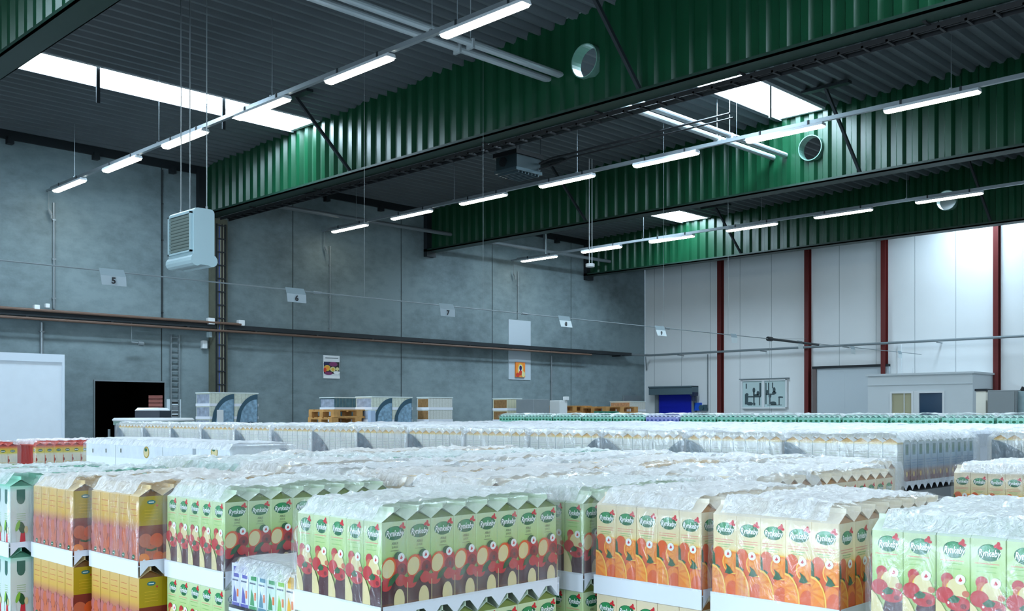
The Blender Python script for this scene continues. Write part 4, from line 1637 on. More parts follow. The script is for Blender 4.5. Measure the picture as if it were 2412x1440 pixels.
def film(x0, x1, y0, y1, ztop, zlow, label, step=.02, amp=.014, group='crinkled film over the trays', zside=None, side=None, edge=.03, clear='y'):
    """film pulled over a tray: crinkled top, tight shoulder, nearly clear sides"""
    q = MB()
    o_ = .007
    xs, ys_ = [], []
    nx = max(4, int((x1 - x0) / step))
    ny = max(4, int((y1 - y0) / step))
    X = [x0 - o_ + (x1 - x0 + 2 * o_) * i / nx for i in range(nx + 1)]
    Y = [y0 - o_ + (y1 - y0 + 2 * o_) * i / ny for i in range(ny + 1)]
    for i in range(nx + 1):
        for j in range(ny + 1):
            x, y = X[i], Y[j]
            d = min(x - X[0], X[-1] - x, y - Y[0], Y[-1] - y)
            f_ = min(1, d / edge)
            f_ = f_ * f_ * (3 - 2 * f_)
            n1 = noise.noise((x * 5.5, y * 5.5, 1.7))
            n2 = 1 - abs(noise.noise((x * 17 + 3, y * 11, 4.1))) * 2.2
            n3 = 1 - abs(noise.noise((x * 34, y * 41 + 5, 9.1))) * 2.2
            n4 = noise.noise((x * 90 + 7, y * 60, 2.3))
            z = ztop + amp * (n1 * .9 + (n2 - .5) * .75 + (n3 - .5) * .5 + n4 * .35) * (.25 + .75 * f_)
            fx = min(1, min(x - X[0], X[-1] - x) / edge)
            fy = min(1, min(y - Y[0], Y[-1] - y) / edge)
            fx = 1 - fx * fx * (3 - 2 * fx)
            fy = 1 - fy * fy * (3 - 2 * fy)
            if clear != 'y':
                fx, fy = fy, fx
            z -= max(fx * .036, fy * .010)
            q.v.append((x, y, z))
    for i in range(nx):
        for j in range(ny):
            a = i * (ny + 1) + j
            q.f.append((a, a + ny + 1, a + ny + 2, a + 1))
            ed = min(i, nx - 1 - i) * (x1 - x0) / nx < .03 or min(j, ny - 1 - j) * (y1 - y0) / ny < .03
            de = min(j, ny - 1 - j) * (y1 - y0) / ny if clear == 'y' else min(i, nx - 1 - i) * (x1 - x0) / nx
            q.m.append(2 if de < .022 else (1 if ed else 0))
    # side curtains
    ring = [(i, 0) for i in range(nx + 1)] + [(nx, j) for j in range(1, ny + 1)] + [(i, ny) for i in range(nx - 1, -1, -1)] + [(0, j) for j in range(ny - 1, 0, -1)]
    levels = 6
    prev = [i * (ny + 1) + j for i, j in ring]
    for L in range(1, levels + 1):
        cur = []
        for (i, j) in ring:
            x, y = X[i], Y[j]
            zt0 = q.v[i * (ny + 1) + j][2]
            z = zt0 + (zlow - zt0) * L / levels
            n_ = noise.noise((x * 14, y * 14, z * 5)) * .004
            if j == 0:
                y -= abs(n_) + .001
            elif j == ny:
                y += abs(n_) + .001
            if i == 0:
                x -= abs(n_) + .001
            elif i == nx:
                x += abs(n_) + .001
            q.v.append((x, y, z))
            cur.append(len(q.v) - 1)
        for k in range(len(ring)):
            k2 = (k + 1) % len(ring)
            q.f.append((prev[k], cur[k], cur[k2], prev[k2]))
            q.m.append(2)
        prev = cur
    return solo('stretch_film', q, [FTOP, FEDGE, side or FSIDE], label, 'film', group, None, True)


DESC = {'apple': 'apple juice carton', 'orange': 'orange juice carton', 'mandarin': 'mandarin juice carton', 'mint': 'mint topped carton', 'red': 'red topped carton',
        'cream': 'cream carton', 'bluish': 'blue printed carton'}


def unit(kind, x0, y0, nx, ny, desc, layers=2, eave=EAVE, fm=True, px=.07, py=.0645, full_x=True, lowkind=None, lower_depth=True):
    x1, y1 = x0 + nx * px, y0 + ny * py
    D_ = DESC[kind]
    for L in range(layers):
        zb0 = eave - CH - L * LP
        ln = ['top layer', 'second layer', 'third layer'][L]
        cells = []
        for i in range(nx):
            for j in range(ny):
                x, y = x0 + (i + .5) * px, y0 + (j + .5) * py
                jx = random.uniform(-.0004, .0004)
                rz = random.uniform(-.008, .008)
                if i == 0 or j == 0:
                    if i == 0 and j == 0:
                        lab = '%s at near corner, %s of %s' % (D_, ln, desc)
                    elif i == 0:
                        lab = '%s, %s from corner on left, %s of %s' % (D_, ORD[j], ln, desc)
                    else:
                        lab = '%s, %s from corner on right, %s of %s' % (D_, ORD[i], ln, desc)
                    put_carton(kind, x + jx, y + jx, zb0, rz, lab, '%ss in %s' % (D_, desc))
                elif L == 0:
                    cells.append((x, y, zb0, False))
                else:
                    cells.append((x, y, zb0, False))
        if cells:
            carton_mass(kind, cells, 'inner %ss under film, %s of %s' % (D_, ln, desc))
        tray(x0, x1, y0, y1, zb0, 'white cardboard tray under the %s of %s' % (ln, desc), 'white cardboard trays', px)
    # what carries the visible layers: the lower cartons and the pallet
    zl = eave - CH - layers * LP
    q = MB()
    zf = FLOOR + .15
    z = zl + .03 + (CH - .0)
    ztop_ = eave - CH - (layers - 1) * LP - .036
    q.box(x0, x1, y0, y1, zf, ztop_, 0)
    k = 0
    z = ztop_ - LP
    while z > zf + .05:
        q.box(x0 - .006, x1 + .006, y0 - .006, y1 + .006, z - .02, z + .03, 1)
        z -= LP
    q.box(x0, x1, y0, y0 + .09, FLOOR, FLOOR + .12, 2)
    q.box(x0, x1, y1 - .09, y1, FLOOR, FLOOR + .12, 2)
    q.box(x0, x1, y0, y1, FLOOR + .12, zf, 2)
    solo('lower_carton_stack', q, [mat('plain_' + kind, KINDS[kind][0][-1][1], .4), CARD, WOOD], 'lower layers and small pallet carrying %s' % desc, 'cartons', None, 'stuff')
    if fm:
        film(x0, x1, y0, y1, eave + .041, eave - CH + .01, 'crinkled clear film over %s' % desc, .010, .010)
    return x1, y1


unit('apple', 1.335, 1.712, 8, 5, 'nearest apple tray')
unit('apple', 1.345, 2.392, 8, 5, 'apple tray behind small packs')
unit('mandarin', 1.272, 2.735, 8, 5, 'mandarin tray beside apples')
unit('mandarin', 1.225, 3.075, 8, 5, 'farther left mandarin tray')
unit('mint', 1.16, 3.42, 8, 5, 'inner mint tray')
unit('mint', 1.11, 3.775, 8, 5, 'leftmost mint tray', layers=2)
unit('apple', 1.985, 1.70, 8, 5, 'apple tray beside orange trays')
unit('orange', 2.0, 1.345, 8, 5, 'first orange tray')
unit('orange', 2.0, 1.0, 8, 5, 'second orange tray', py=.0625)
unit('apple', 1.955, .52, 8, 6, 'rightmost apple tray')

# small packs in the gap
SM = {'a': ('purple', (96, 96, 170), (214, 218, 236)), 'b': ('green', (60, 150, 90), (206, 226, 214)), 'c': ('teal', (70, 130, 150), (210, 224, 230)), 'd': ('lime', (130, 190, 60), (214, 228, 206)),
      'e': ('yellow', (236, 180, 50), (232, 222, 206)), 'f': ('grey', (140, 146, 170), (218, 222, 230))}
sp = {}


def small_pack(kk, x, y, z, label):
    if kk not in sp:
        nm, c1, c2 = SM[kk]
        q = MB()
        w, d, h = .048, .040, .115
        q.box(-w / 2, w / 2, -d / 2, d / 2, 0, h, 0)
        e = .0003
        def f1(y0_, y1_, z0_, z1_, m):
            q.quad([(-w / 2 - e, y1_, z0_), (-w / 2 - e, y0_, z0_), (-w / 2 - e, y0_, z1_), (-w / 2 - e, y1_, z1_)], m)
        f1(-.016, .010, .080, .108, 1)
        f1(-.012, .016, .070, .074, 2)
        f1(-.018, .018, .004, .014, 1)
        q.quad([(-w / 2 - e, .014, .016), (-w / 2 - e, -.006, .016), (-w / 2 - e, -.002, .04), (-w / 2 - e, .008, .058)], 1)
        q.quad([(-w / 2 - 2 * e, -.006, .03), (-w / 2 - 2 * e, -.014, .03), (-w / 2 - 2 * e, -.014, .05), (-w / 2 - 2 * e, -.006, .05)], 3)
        q.quad([(-.016, -d / 2 - e, .03), (.016, -d / 2 - e, .03), (.016, -d / 2 - e, .09), (-.016, -d / 2 - e, .09)], 1)
        # folded flat top seam
        q.box(-w / 2, w / 2, -.0015, .0015, h, h + .004, 0)
        o = q.build('small_drink_pack', [mat('pack_pale_' + nm, c2, .35), mat('pack_' + nm, c1, .35), mat('pack_text', (90, 100, 120), .4), mat('pack_spot', (230, 120, 60), .4)])
        o.location = (x, y, z + H)
        tag(o, label, 'drink pack', 'small drink packs')
        sp[kk] = o
        return o
    return dup(sp[kk], (x, y, z), 0, label, 'small drink packs')


pat = 'aabcbde'
for L in range(3):
    for j in range(7):
        for i in range(11):
            if L > 0 and i > 0 and j > 0:
                continue
            y = 2.345 - j * .0425
            x = 1.375 + i * .050
            nm = SM[pat[j]][0]
            z = -.505 - L * .128
            lab = 'small %s drink pack, %s from left, row %s in, layer %s of gap' % (nm, ORD[j], ORD[i], ORD[L])
            small_pack(pat[j], x, y, z, lab)
    if L < 3:
        q = MB()
        q.box(1.345, 1.90, 2.055, 2.37, -.505 - L * .128 - .010, -.505 - L * .128 - .001, 0)
        q.box(1.346, 1.35, 2.055, 2.37, -.505 - L * .128 - .008, -.505 - L * .128 + .006, 1)
        solo('pack_sheet', q, [CARD, BLACK], 'thin dark edged sheet under small packs, %s from the top' % ORD[L], 'sheet', 'sheets between small packs')
q = MB()
q.box(1.345, 1.90, 2.055, 2.37, FLOOR, -.505 - 2 * .128 - .011, 0)
solo('pack_base_box', q, CARD, 'white box carrying the small drink packs in the gap', 'box')
film(1.345, 1.91, 2.05, 2.37, -.375, -.75, 'thin clear film over the small drink packs', .02, .006, edge=.02)

# ---------------------------------------------------------------- field of wrapped trays behind the front ones
n_ = 0
fk = ['apple', 'orange', 'mandarin', 'mint', 'cream']
fld = []
for (xc, nx, ys0, ys1) in ((1.985, 8, 2.06, 4.5), (2.60, 4, 1.53, 4.6), (2.91, 8, 1.87, 4.6), (3.50, 7, 1.75, 4.5)):
    y = ys0
    while y + .33 < ys1:
        fld.append((xc, nx, y))
        y += .352
cnames = ['second column', 'narrow third column', 'fourth column', 'last column']
xcs = [1.985, 2.60, 2.91, 3.50]
cnt = {}
for (xc, nx, y) in fld:
    ci = xcs.index(xc)
    cnt[ci] = cnt.get(ci, 0) + 1
    kd = fk[(n_ * 2 + ci) % 5] if y > 2.2 else 'orange'
    n_ += 1
    dz = (noise.noise((xc * 3, y * 3, 0))) * .016
    cells = [(xc + (i + .5) * .07, y + (j + .5) * .0645, EAVE + .012 - CH + dz, False) for i in range(nx) for j in range(5)]
    lab = '%s tray of %s' % (ORD[cnt[ci] - 1], cnames[ci])
    carton_mass(kd, cells, 'wrapped juice cartons, %s' % lab)
    q = MB()
    q.box(xc, xc + nx * .07, y, y + .32, FLOOR + .15, EAVE + .012 - CH + dz - .002, 0)
    q.box(xc, xc + nx * .07, y, y + .32, FLOOR, FLOOR + .15, 1)
    solo('lower_carton_stack', q, [CARD, WOOD], 'lower layers and pallet under the %s' % lab, 'cartons', None, 'stuff')
    film(xc - .02, xc + nx * .07 + .02, y - .014, y + .337, EAVE + .048 + dz, EAVE - .12, 'crinkled white film over the %s' % lab, .02, .016, side=FFAR)
# the visible peach-coloured row at the near end of the fourth column
unit('orange', 2.91, 1.53, 8, 5, 'far orange tray', layers=1, eave=-.225)
# pack at the right with green emblems
unit('orange', 4.08, 1.23, 7, 5, 'separate orange tray', layers=1, eave=-.235)
unit('orange', 4.08, .88, 7, 5, 'edge orange tray', layers=1, eave=-.235)
# white printed boxes lying on the film at the left
for k, (ua, ub, vt, lab) in enumerate(((203, 452, 1044, 'long white box with round fruit emblem under film at left'), (461, 540, 1050, 'short white box with green oval emblem right of the long white box'))):
    Xb = 2.62
    a = onX(ua, vt, Xb)
    b = onX(ub, vt, Xb)
    t = thing('white_box', lab, 'box', (Xb + .15, (a[1] + b[1]) / 2, -.34), 'white boxes on the wrapped trays')
    q = MB()
    zt3 = onX((ua + ub) / 2, vt, Xb)[2]
    q.bbox(Xb, Xb + .3, b[1], a[1], FLOOR + .15 if k < 0 else -.8, zt3, .004)
    q.build('body', mat('box_paper', (222, 228, 234), .55), t)
    q = MB()
    cy = onX(345 if k == 0 else 505, 1066, Xb)
    def EE(cy_, cz_, r1, r2, m, e):
        q.quad([(Xb - e, cy_ - r1 * math.cos(j * math.pi / 8), cz_ + r2 * math.sin(j * math.pi / 8)) for j in range(16)], m)
    EE(cy[1], cy[2], .036, .034, 0, .001)
    EE(cy[1], cy[2], .029, .027, 1, .0015)
    EE(cy[1] + .004, cy[2] + .014, .017, .01, 2, .002)
    if k == 0:
        for uu in (219, 250, 285):
            c2 = onX(uu, 1062, Xb)
            q.quad([(Xb - .001, c2[1] + .008, c2[2] - .012), (Xb - .001, c2[1] - .008, c2[2] - .012), (Xb - .001, c2[1] - .008, c2[2] + .012), (Xb - .001, c2[1] + .008, c2[2] + .012)], 3)
        for uu in (272, 383):
            c2 = onX(uu, 1062, Xb)
            q.quad([(Xb - .001, c2[1] + .001, -.5), (Xb - .001, c2[1] - .001, -.5), (Xb - .001, c2[1] - .001, zt3), (Xb - .001, c2[1] + .001, zt3)], 3)
    q.build('emblem', [AM['olive'], AM['cream'], AM['logo'], AM['grey']], t)
q = MB()
q.box(2.62, 2.95, 4.6, 6.6, FLOOR, -.80)
solo('box_support_pallet', q, CARD, 'wrapped load carrying the white boxes', 'load')
film(2.60, 2.98, 4.55, 6.35, -.150, -.26, 'clear film hanging over the white boxes', .025, .006, side=FSIDE)

# ---------------------------------------------------------------- red topped cartons at the left
for k, (xa, n1) in enumerate(((2.28, 8), (2.98, 8))):
    for i in range(n1):
        put_carton('red', xa + (i + .5) * .0705, 8.25, -.253 - CH, 0, 'red topped carton, %s along front of the %s far-left tray' % (ORD[i], ['leftmost', 'right'][k]), 'red topped cartons at left', False)
    cells = [(xa + (i + .5) * .0705, 8.25 + (j + 1) * .0645, -.253 - CH, False) for i in range(n1) for j in range(6)]
    carton_mass('red', cells, 'inner red topped cartons of the %s far-left tray' % ['leftmost', 'right'][k])
    q = MB()
    q.box(xa, xa + .57, 8.21, 8.66, FLOOR, -.253 - CH - .001)
    solo('lower_carton_stack', q, mat('plain_red', (224, 110, 60), .5), 'load below the %s red topped tray' % ['leftmost', 'right'][k], 'cartons', None, 'stuff')
    film(xa - .01, xa + .575, 8.205, 8.67, -.253 + .045, -.26 - .16, 'white film over the %s red topped tray' % ['leftmost', 'right'][k], .025, .012)

# ---------------------------------------------------------------- long row of cream cartons
ZE2 = -.133
PAN = mat('panel_slate', (70, 92, 104), .4, var=.3, vscale=30)
for k in range(14):
    y0 = 1.955 + .586 * k
    desc = '%s cream tray counted from the right end' % ORD[k]
    for i in range(8):
        y = y0 + .01 + (i + .5) * .0705
        put_carton('cream', 4.535, y, ZE2 - CH, -math.pi / 2, 'cream carton, %s from the right in the %s cream tray' % (ORD[i], ORD[k]), 'cream cartons of the long far row', False)
    if k == 0:
        cells = []
        for j in range(1, 12):
            for i in range(8):
                if i == 0:
                    put_carton('bluish', 4.535 + j * .079, y0 + .01 + .5 * .0705, ZE2 - CH, 0, 'blue printed carton on the end of the cream row, %s from the corner' % ORD[j - 1], 'blue printed cartons on the row end', False)
                else:
                    cells.append((4.535 + j * .079, y0 + .01 + (i + .5) * .0705, ZE2 - CH, True))
        carton_mass('cream', cells, 'inner cartons of the %s' % desc)
        xend = 5.44
    else:
        cells = [(4.535 + j * .066, y0 + .01 + (i + .5) * .0705, ZE2 - CH, True) for j in range(1, 6) for i in range(8)]
        carton_mass('cream', cells, 'inner cartons of the %s' % desc)
        xend = 5.0
    pn = []
    if k in (2, ):
        pn = [(0, y0 + .005, y0 + .22, PAN)]
    elif k in (3,):
        pn = [(0, y0 + .575, y0 + .36, PAN)] if False else [(0, y0 + .005, y0 + .22, PAN)]
    if k in (1, 2, 5, 6, 7, 8, 9, 10, 11, 12, 13, 0):
        pn.append((1, y0 + .578, y0 + .578 - .25, PAN))
    tray(4.5, xend, y0 + .005, y0 + .58, ZE2 - CH, 'white cardboard tray of the %s' % desc, 'trays of the cream row', .0705, panels=pn)
    q = MB()
    q.box(4.5, xend, y0 + .005, y0 + .58, FLOOR, ZE2 - CH - .036, 0)
    solo('lower_carton_stack', q, mat('lower_grey', (128, 132, 134), .5), 'wrapped lower load under the %s' % desc, 'cartons', None, 'stuff')
    film(4.485, xend + .01, y0 - .003, y0 + .588, ZE2 + .046, ZE2 - .2, 'crinkled film over the %s' % desc, .025, .012, side=FFAR, edge=.035, clear='x')
# the row continues farther back on the right
for k in range(3):
    y0 = 1.36 - .586 * k
    for i in range(8):
        put_carton('cream', 5.66, y0 + .01 + (i + .5) * .0705, ZE2 - CH, -math.pi / 2, 'cream carton, %s from left in the set back tray number %s' % (ORD[7 - i], ['one', 'two', 'three'][k]), 'cream cartons of the set back row', False)
    carton_mass('cream', [(5.66 + j * .066, y0 + .01 + (i + .5) * .0705, ZE2 - CH, True) for j in range(1, 6) for i in range(8)], 'inner cartons of the set back tray number %s' % ['one', 'two', 'three'][k])
    tray(5.625, 6.1, y0 + .005, y0 + .58, ZE2 - CH, 'white cardboard tray of the set back row, number %s' % ['one', 'two', 'three'][k], 'trays of the cream row', .0705, panels=[(1, y0 + .578, y0 + .578 - .3, PAN)])
    q = MB()
    q.box(5.625, 6.1, y0 + .005, y0 + .58, FLOOR, ZE2 - CH - .036, 0)
    solo('lower_carton_stack', q, mat('lower_grey', (128, 132, 134), .5), 'lower load of the set back tray number %s' % ['one', 'two', 'three'][k], 'cartons', None, 'stuff')
    film(5.61, 6.11, y0 - .003, y0 + .588, ZE2 + .046, ZE2 - .2, 'crinkled film over the set back tray number %s' % ['one', 'two', 'three'][k], .025, .012, side=FFAR, clear='x')

# white wrapped loads between the cream row and the teal row: crinkled tops only
nn = 0
for xi in range(6):
    xa = (5.02 if xi == 0 else 5.02 + .98 * xi)
    for yi in range(5):
        ya = 2.6 + 1.5 * yi
        if xi == 0:
            xa2 = xa + .96
        nn += 1
        rn = '%s row behind the cream trays, %s from the right' % (ORD[xi], ORD[yi])
        q = MB()
        q.bbox(xa + .01, xa + .95, ya, ya + 1.46, FLOOR + .15, ZE2 + .01, .02, 0)
        q.box(xa + .01, xa + .95, ya, ya + 1.46, FLOOR, FLOOR + .15, 1)
        solo('pallet_load', q, [CARD, WOOD], 'film covered pallet load, %s' % rn, 'pallet load', 'film covered loads behind the cream row')
        film(xa, xa + .96, ya - .01, ya + 1.47, ZE2 + .025, ZE2 - .1, 'crinkled white film, %s' % rn, .06, .016, side=FFAR, edge=.08)

# ---------------------------------------------------------------- teal and purple row far back
XT, ZE3 = 11.6, -.047
y = 11.75
tr_i = 0
while y > 3.2:
    u_ = UC + FPX * (XT * RT[0] + y * RT[1]) / (XT * F[0] + y * F[1])
    kd = 'purple' if 1490 < u_ < 1600 else 'teal'
    for i in range(8):
        yy = y - (i + .5) * .071
        put_carton(kd, XT + .035, yy, ZE3 - CH, -math.pi / 2, '%s topped carton, %s from left in tray %s of the far row' % (kd, ORD[i], ORD[tr_i]), '%s topped cartons of the far row' % kd, False)
    carton_mass(kd, [(XT + .035 + j * .066, y - (i + .5) * .071, ZE3 - CH, True) for j in range(1, 5) for i in range(8)], 'inner cartons of far row tray %s' % ORD[tr_i])
    q = MB()
    q.box(XT, XT + .45, y - .57, y, FLOOR, ZE3 - CH - .001)
    solo('lower_carton_stack', q, CARD, 'load under far row tray %s' % ORD[tr_i], 'cartons', None, 'stuff')
    film(XT - .01, XT + .46, y - .575, y + .003, ZE3 + .05, ZE3 - .02, 'white film over far row tray %s' % ORD[tr_i], .05, .014, edge=.05, clear='x')
    y -= .60
    tr_i += 1


# ---------------------------------------------------------------- loads standing in front of the concrete wall
def euro_pallet(x, y, z, rz, label, group):
    t = thing('wooden_pallet', label, 'pallet', (x, y, z), group, rz)
    q = MB()
    t['o'] = [0, 0, 0]
    for k in range(5):
        q.box(-.6, .6, -.4 + k * .1625, -.4 + k * .1625 + (.145 if k in (0, 2, 4) else .1), .122, .144)
    for xx in (-.6, -.0725, .455):
        q.box(xx, xx + .145, -.4, .4, .1, .122)
    q.build('deck', WOOD, t)
    for xx in (-.6, -.0725, .455):
        for yy in (-.4, -.05, .3):
            q = MB()
            q.box(xx, xx + .145, yy, yy + .1, .022, .1)
            q.build('block', WOOD, t)
    q = MB()
    for yy in (-.4, -.05, .3):
        q.box(-.6, .6, yy, yy + .1, 0, .022)
    q.build('skid', WOOD, t)
    return t


def copy_pallet(t, x, y, z, rz, label, group):
    return dup(t, (x, y, z), rz, label, group)


p = at(817, 975, 19.3)
base = -.21 - .144 * 7 + .0
pz = .08
first = None
for k in range(10):
    zz = pz - .144 - .144 * k
    if zz < FLOOR - .01:
        break
    lab = ['light wooden pallet, topmost of the stack near the concrete wall', 'light wooden pallet, second from top of stack near the concrete wall'][k] if k < 2 else 'light wooden pallet hidden low in the stack, %s from top' % ORD[k]
    if first is None:
        first = euro_pallet(p[0], p[1], zz, .02, lab, 'wooden pallets near the concrete wall')
    else:
        copy_pallet(first, p[0] + random.uniform(-.02, .02), p[1], zz, random.uniform(-.03, .03), lab, 'wooden pallets near the concrete wall')
p = at(1385, 975, 24.0)
for s_, (ox, oy) in enumerate(((-.45, .42), (.35, -.35))):
    for k in range(11):
        zz = (.19 if s_ == 0 else .17) - .144 - .144 * k
        if zz < FLOOR - .01:
            break
        copy_pallet(first, p[0] + ox + random.uniform(-.03, .03), p[1] + oy, zz, random.uniform(-.06, .06),
                    'orange brown wooden pallet, %s from top of the %s stack near the corner' % (ORD[k], ['left', 'right'][s_]), 'wooden pallets near the corner')


def load(name, x, y, nx, lx, ly, ztop, nl, label, cat='pallet load', body=None, left=None, arcs=True, white=CARD):
    """a wrapped pallet load: layers of printed cartons in white trays, curved dark print on the long side"""
    t = thing(name, label, cat, (x, y, FLOOR))
    hl = .235
    body = body or mat('load_cream', (206, 212, 198), .5, var=.12, vscale=25)
    left = left or mat('load_side', (150, 160, 176), .5, var=.25, vscale=12)
    z = ztop
    for k in range(7):
        if z - hl < FLOOR + .14:
            break
        q = MB()
        q.box(x + .003, x + lx, y + .003, y + ly, z - hl + .05, z, 0)
        q.quad([(x + .001, y + ly - .02, z - hl + .05), (x + .001, y + .02, z - hl + .05), (x + .001, y + .02, z - .02), (x + .001, y + ly - .02, z - .02)], 1)
        n = int(lx / .07)
        for i in range(n):
            xx = x + (i + .5) * lx / n
            q.quad([(xx - .002, y + .001, z - hl + .05), (xx + .002, y + .001, z - hl + .05), (xx + .002, y + .001, z), (xx - .002, y + .001, z)], 2)
        q.build('carton_layer', [body, left, mat('load_gap', (150, 152, 130), .6)], t)
        q = MB()
        q.box(x - .006, x + lx + .006, y - .006, y + ly + .006, z - hl, z - hl + .05)
        q.build('tray', white, t)
        z -= hl
    q = MB()
    q.box(x, x + lx, y, y + ly, FLOOR + .12, FLOOR + .144)
    for i in range(3):
        q.box(x, x + lx, y + i * (ly - .1) / 2, y + i * (ly - .1) / 2 + .1, FLOOR, FLOOR + .12)
    q.box(x + .02, x + lx - .02, y + .02, y + ly - .02, FLOOR + .144, z)
    q.build('pallet', WOOD, t)
    q = MB()
    q.box(x - .01, x + lx + .01, y - .01, y + ly + .01, ztop, ztop + .02)
    q.build('top_sheet', mat('top_sheet_pale', (214, 224, 222), .5), t)
    if arcs:
        for i in range(nx):
            q = MB()
            w_ = lx / nx
            xa_, xb_ = x + i * w_ + .02, x + (i + 1) * w_ - .01
            pts = []
            zlo = ztop - .62
            for j in range(11):
                s_ = j / 10
                pts.append((xb_ - (xb_ - xa_) * s_, ztop - .01 - .6 * (1 - math.sqrt(max(0, 1 - s_ ** 2)))))
            fl = [(xb_, y - .012, zlo)] + [(a, y - .012, b) for a, b in pts] + [(xa_, y - .012, zlo)]
            bk = [(a, y - .008, c) for a, b, c in fl]
            q.loft([fl, bk], 0)
            inner = [(xb_ - .01, y - .013, zlo + .1)] + [(xb_ - (a - xb_) * -1 * .8 if False else xb_ + (a - xb_) * .78 - .01, y - .013, zlo + .1 + (b - zlo) * .68) for a, b in pts] + [(xb_ + (xa_ - xb_) * .78, y - .013, zlo + .1)]
            q.quad(inner[::-1], 1)
            q.build('arc_panel', [mat('arc_dark', (52, 84, 100), .45), mat('arc_pale', (128, 160, 182), .45, var=.35, vscale=18)], t)
    return t


p = at(494, 925, 18.0)
ld = load('pallet_load', p[0], p[1] , 2, .98, .5, .37, 3, 'pallet load with two dark curved panels standing before the olive column')
q = MB()
pp = onY(518, 966, p[1] - .014)
q.box(pp[0] - .06, pp[0] + .07, p[1] - .017, p[1] - .0135, -.2, .07)
q.build('paper_label', WHITEP, ld)
p = at(806, 937, 19.6)
load('pallet_load', p[0], p[1] + .25, 1, .62, .5, .31, 3, 'teal sided pallet load behind the wooden pallets', body=mat('load_teal', (70, 104, 116), .5, var=.3, vscale=10), arcs=False)
p = at(872, 937, 19.0)
load('pallet_load', p[0], p[1] - .05, 2, .98, .5, .31, 3, 'pallet load with curved teal panels right of the wooden pallets')
q = MB()
pp = at(873, 968, 18.2)
q.bbox(pp[0], pp[0] + .12, pp[1], pp[1] + .1, -.25, .06, .01)
solo('blue_white_canister', q, mat('canister', (170, 190, 216), .4), 'small pale blue box right of the wooden pallets', 'box')
p = at(1010, 938, 19.6)
load('pallet_load', p[0], p[1], 2, .62, .35, .31, 3, 'pallet load of white cartons in three layers with brown side', arcs=False, left=mat('load_brown', (140, 106, 66), .6, var=.2, vscale=20), body=mat('load_white', (206, 208, 202), .5, var=.08, vscale=40))
p = at(1195, 941, 20.5)
load('pallet_load', p[0], p[1], 1, .42, .42, .30, 3, 'pale pallet load in two visible layers left of grey crate', arcs=False, left=mat('load_brown', (140, 106, 66), .6), body=mat('load_yellowish', (206, 204, 176), .5))
p = at(1257, 941, 20.0)
q = MB()
q.bbox(p[0], p[0] + .48, p[1], p[1] + .5, FLOOR, .29, .012)
solo('grey_crate', q, mat('crate_grey', (126, 134, 138), .6, var=.06, vscale=4), 'plain grey crate between the pale load and the pallets', 'crate')
p = at(1328, 943, 21.0)
q = MB()
q.bbox(p[0] - .12, p[0] + .12, p[1], p[1] + .3, FLOOR, .28, .012)
q.bbox(p[0] + .02, p[0] + .12, p[1] - .05, p[1] + .05, .28, .36, .01)
solo('white_carton_box', q, WHITEP, 'narrow white box with small white lump, right of the grey crate', 'box')
p = at(1484, 947, 24.5)
load('pallet_load', p[0], p[1], 2, .62, .62, .29, 3, 'pallet load near the corner with brown end and white side', arcs=False, left=mat('load_tan', (196, 150, 112), .6, var=.2, vscale=20), body=mat('load_white', (206, 208, 202), .5))
p = at(1433, 970, 19.0)
q = MB()
q.bbox(p[0] - .2, p[0] + .18, p[1] - .12, p[1] + .2, FLOOR, .045, .01)
solo('green_crate', q, mat('crate_green', (10, 96, 72), .5), 'dark green crate just above the teal topped cartons', 'crate')

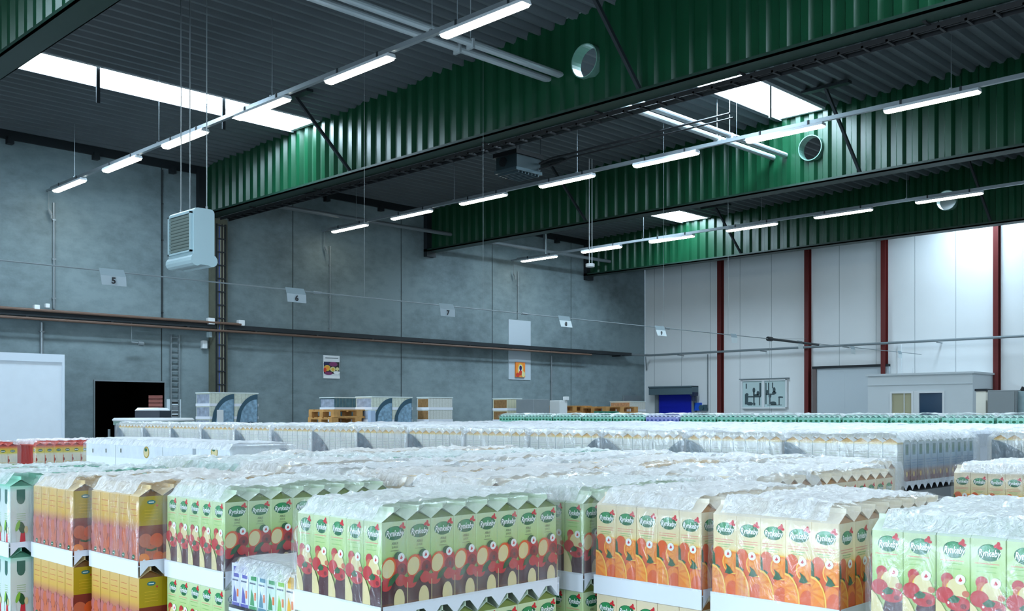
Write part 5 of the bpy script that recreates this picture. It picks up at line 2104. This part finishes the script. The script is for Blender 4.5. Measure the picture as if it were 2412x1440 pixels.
# dark truck with reddish stack before the doorway, and the wide white covered load
p = at(372, 960, 18.5)
t = thing('pallet_truck', 'dark low truck with white cover carrying a reddish brown stack before the doorway', 'truck', (p[0], p[1], FLOOR))
q = MB()
a0, a1 = at(318, 962, 18.5), at(376, 962, 18.5)
q.loft([[(a0[0], a0[1] + .0, FLOOR + .15), (a1[0], a1[1], FLOOR + .15), (a1[0] + .45, a1[1] + .45, FLOOR + .15), (a0[0] + .45, a0[1] + .45, FLOOR + .15)],
        [(a0[0], a0[1], .06), (a1[0], a1[1], .06), (a1[0] + .45, a1[1] + .45, .06), (a0[0] + .45, a0[1] + .45, .06)]])
q.build('chassis', mat('truck_dark', (40, 50, 62), .45), t)
q = MB()
q.loft([[(a0[0] - .01, a0[1] - .01, .06), (a1[0], a1[1] - .01, .06), (a1[0] + .4, a1[1] + .4, .06), (a0[0] + .4, a0[1] + .4, .06)],
        [(a0[0] + .05, a0[1] + .0, .11), (a1[0] - .02, a1[1] + .02, .11), (a1[0] + .35, a1[1] + .4, .11), (a0[0] + .38, a0[1] + .36, .11)]])
q.build('cover', WHITEP, t)
q = MB()
b0, b1 = at(350, 960, 18.9), at(383, 960, 18.9)
for k in range(4):
    z_ = .06 + k * .075
    q.loft([[(b0[0], b0[1], z_), (b1[0], b1[1], z_), (b1[0] + .12, b1[1] + .3, z_), (b0[0] + .3, b0[1] + .3, z_)],
            [(b0[0], b0[1], z_ + .062), (b1[0], b1[1], z_ + .062), (b1[0] + .12, b1[1] + .3, z_ + .062), (b0[0] + .3, b0[1] + .3, z_ + .062)]])
q.box(b0[0], b1[0] + .05, b1[1] + .05, b1[1] + .3, FLOOR + .2, .055)
q.build('load', mat('load_rust', (112, 60, 52), .6), t)
q = MB()
for (ww, hh) in ((.1, .1), (.35, .1)):
    q.tube((a0[0] + ww, a0[1] + .02, FLOOR + .09), (a0[0] + ww + .08, a0[1] + .1, FLOOR + .09), .09, 12)
    q.tube((a1[0] + ww - .1, a1[1] + .1, FLOOR + .09), (a1[0] + ww, a1[1] + .2, FLOOR + .09), .09, 12)
q.build('wheel', BLACK, t)
c = at(362, 985, 14.5)
t = thing('round_container', 'wide round container with white rim and green band before the doorway', 'container', (c[0], c[1], FLOOR))
q = MB()
R_ = .545
def ringc(r, z):
    return [(c[0] + r * math.cos(j * math.pi / 20), c[1] + r * math.sin(j * math.pi / 20), z) for j in range(40)]
q.loft([ringc(R_ * .97, FLOOR), ringc(R_ * .97, -.16)])
q.build('drum', mat('drum_dark', (58, 70, 84), .5), t)
q = MB()
q.loft([ringc(R_, -.16), ringc(R_, -.105)])
q.build('band', mat('band_green', (126, 156, 146), .5), t)
q = MB()
q.loft([ringc(R_ * 1.02, -.105), ringc(R_ * 1.03, -.085), ringc(R_ * .98, -.06)])
q.build('rim', WHITEP, t)
q = MB()
pp = at(257, 1012, 15.5)
q.tube((pp[0], pp[1], FLOOR), (pp[0], pp[1], -.24), .02, 8)
solo('guard_post', q, GREYP, 'thin pale post standing in the dark doorway', 'post')
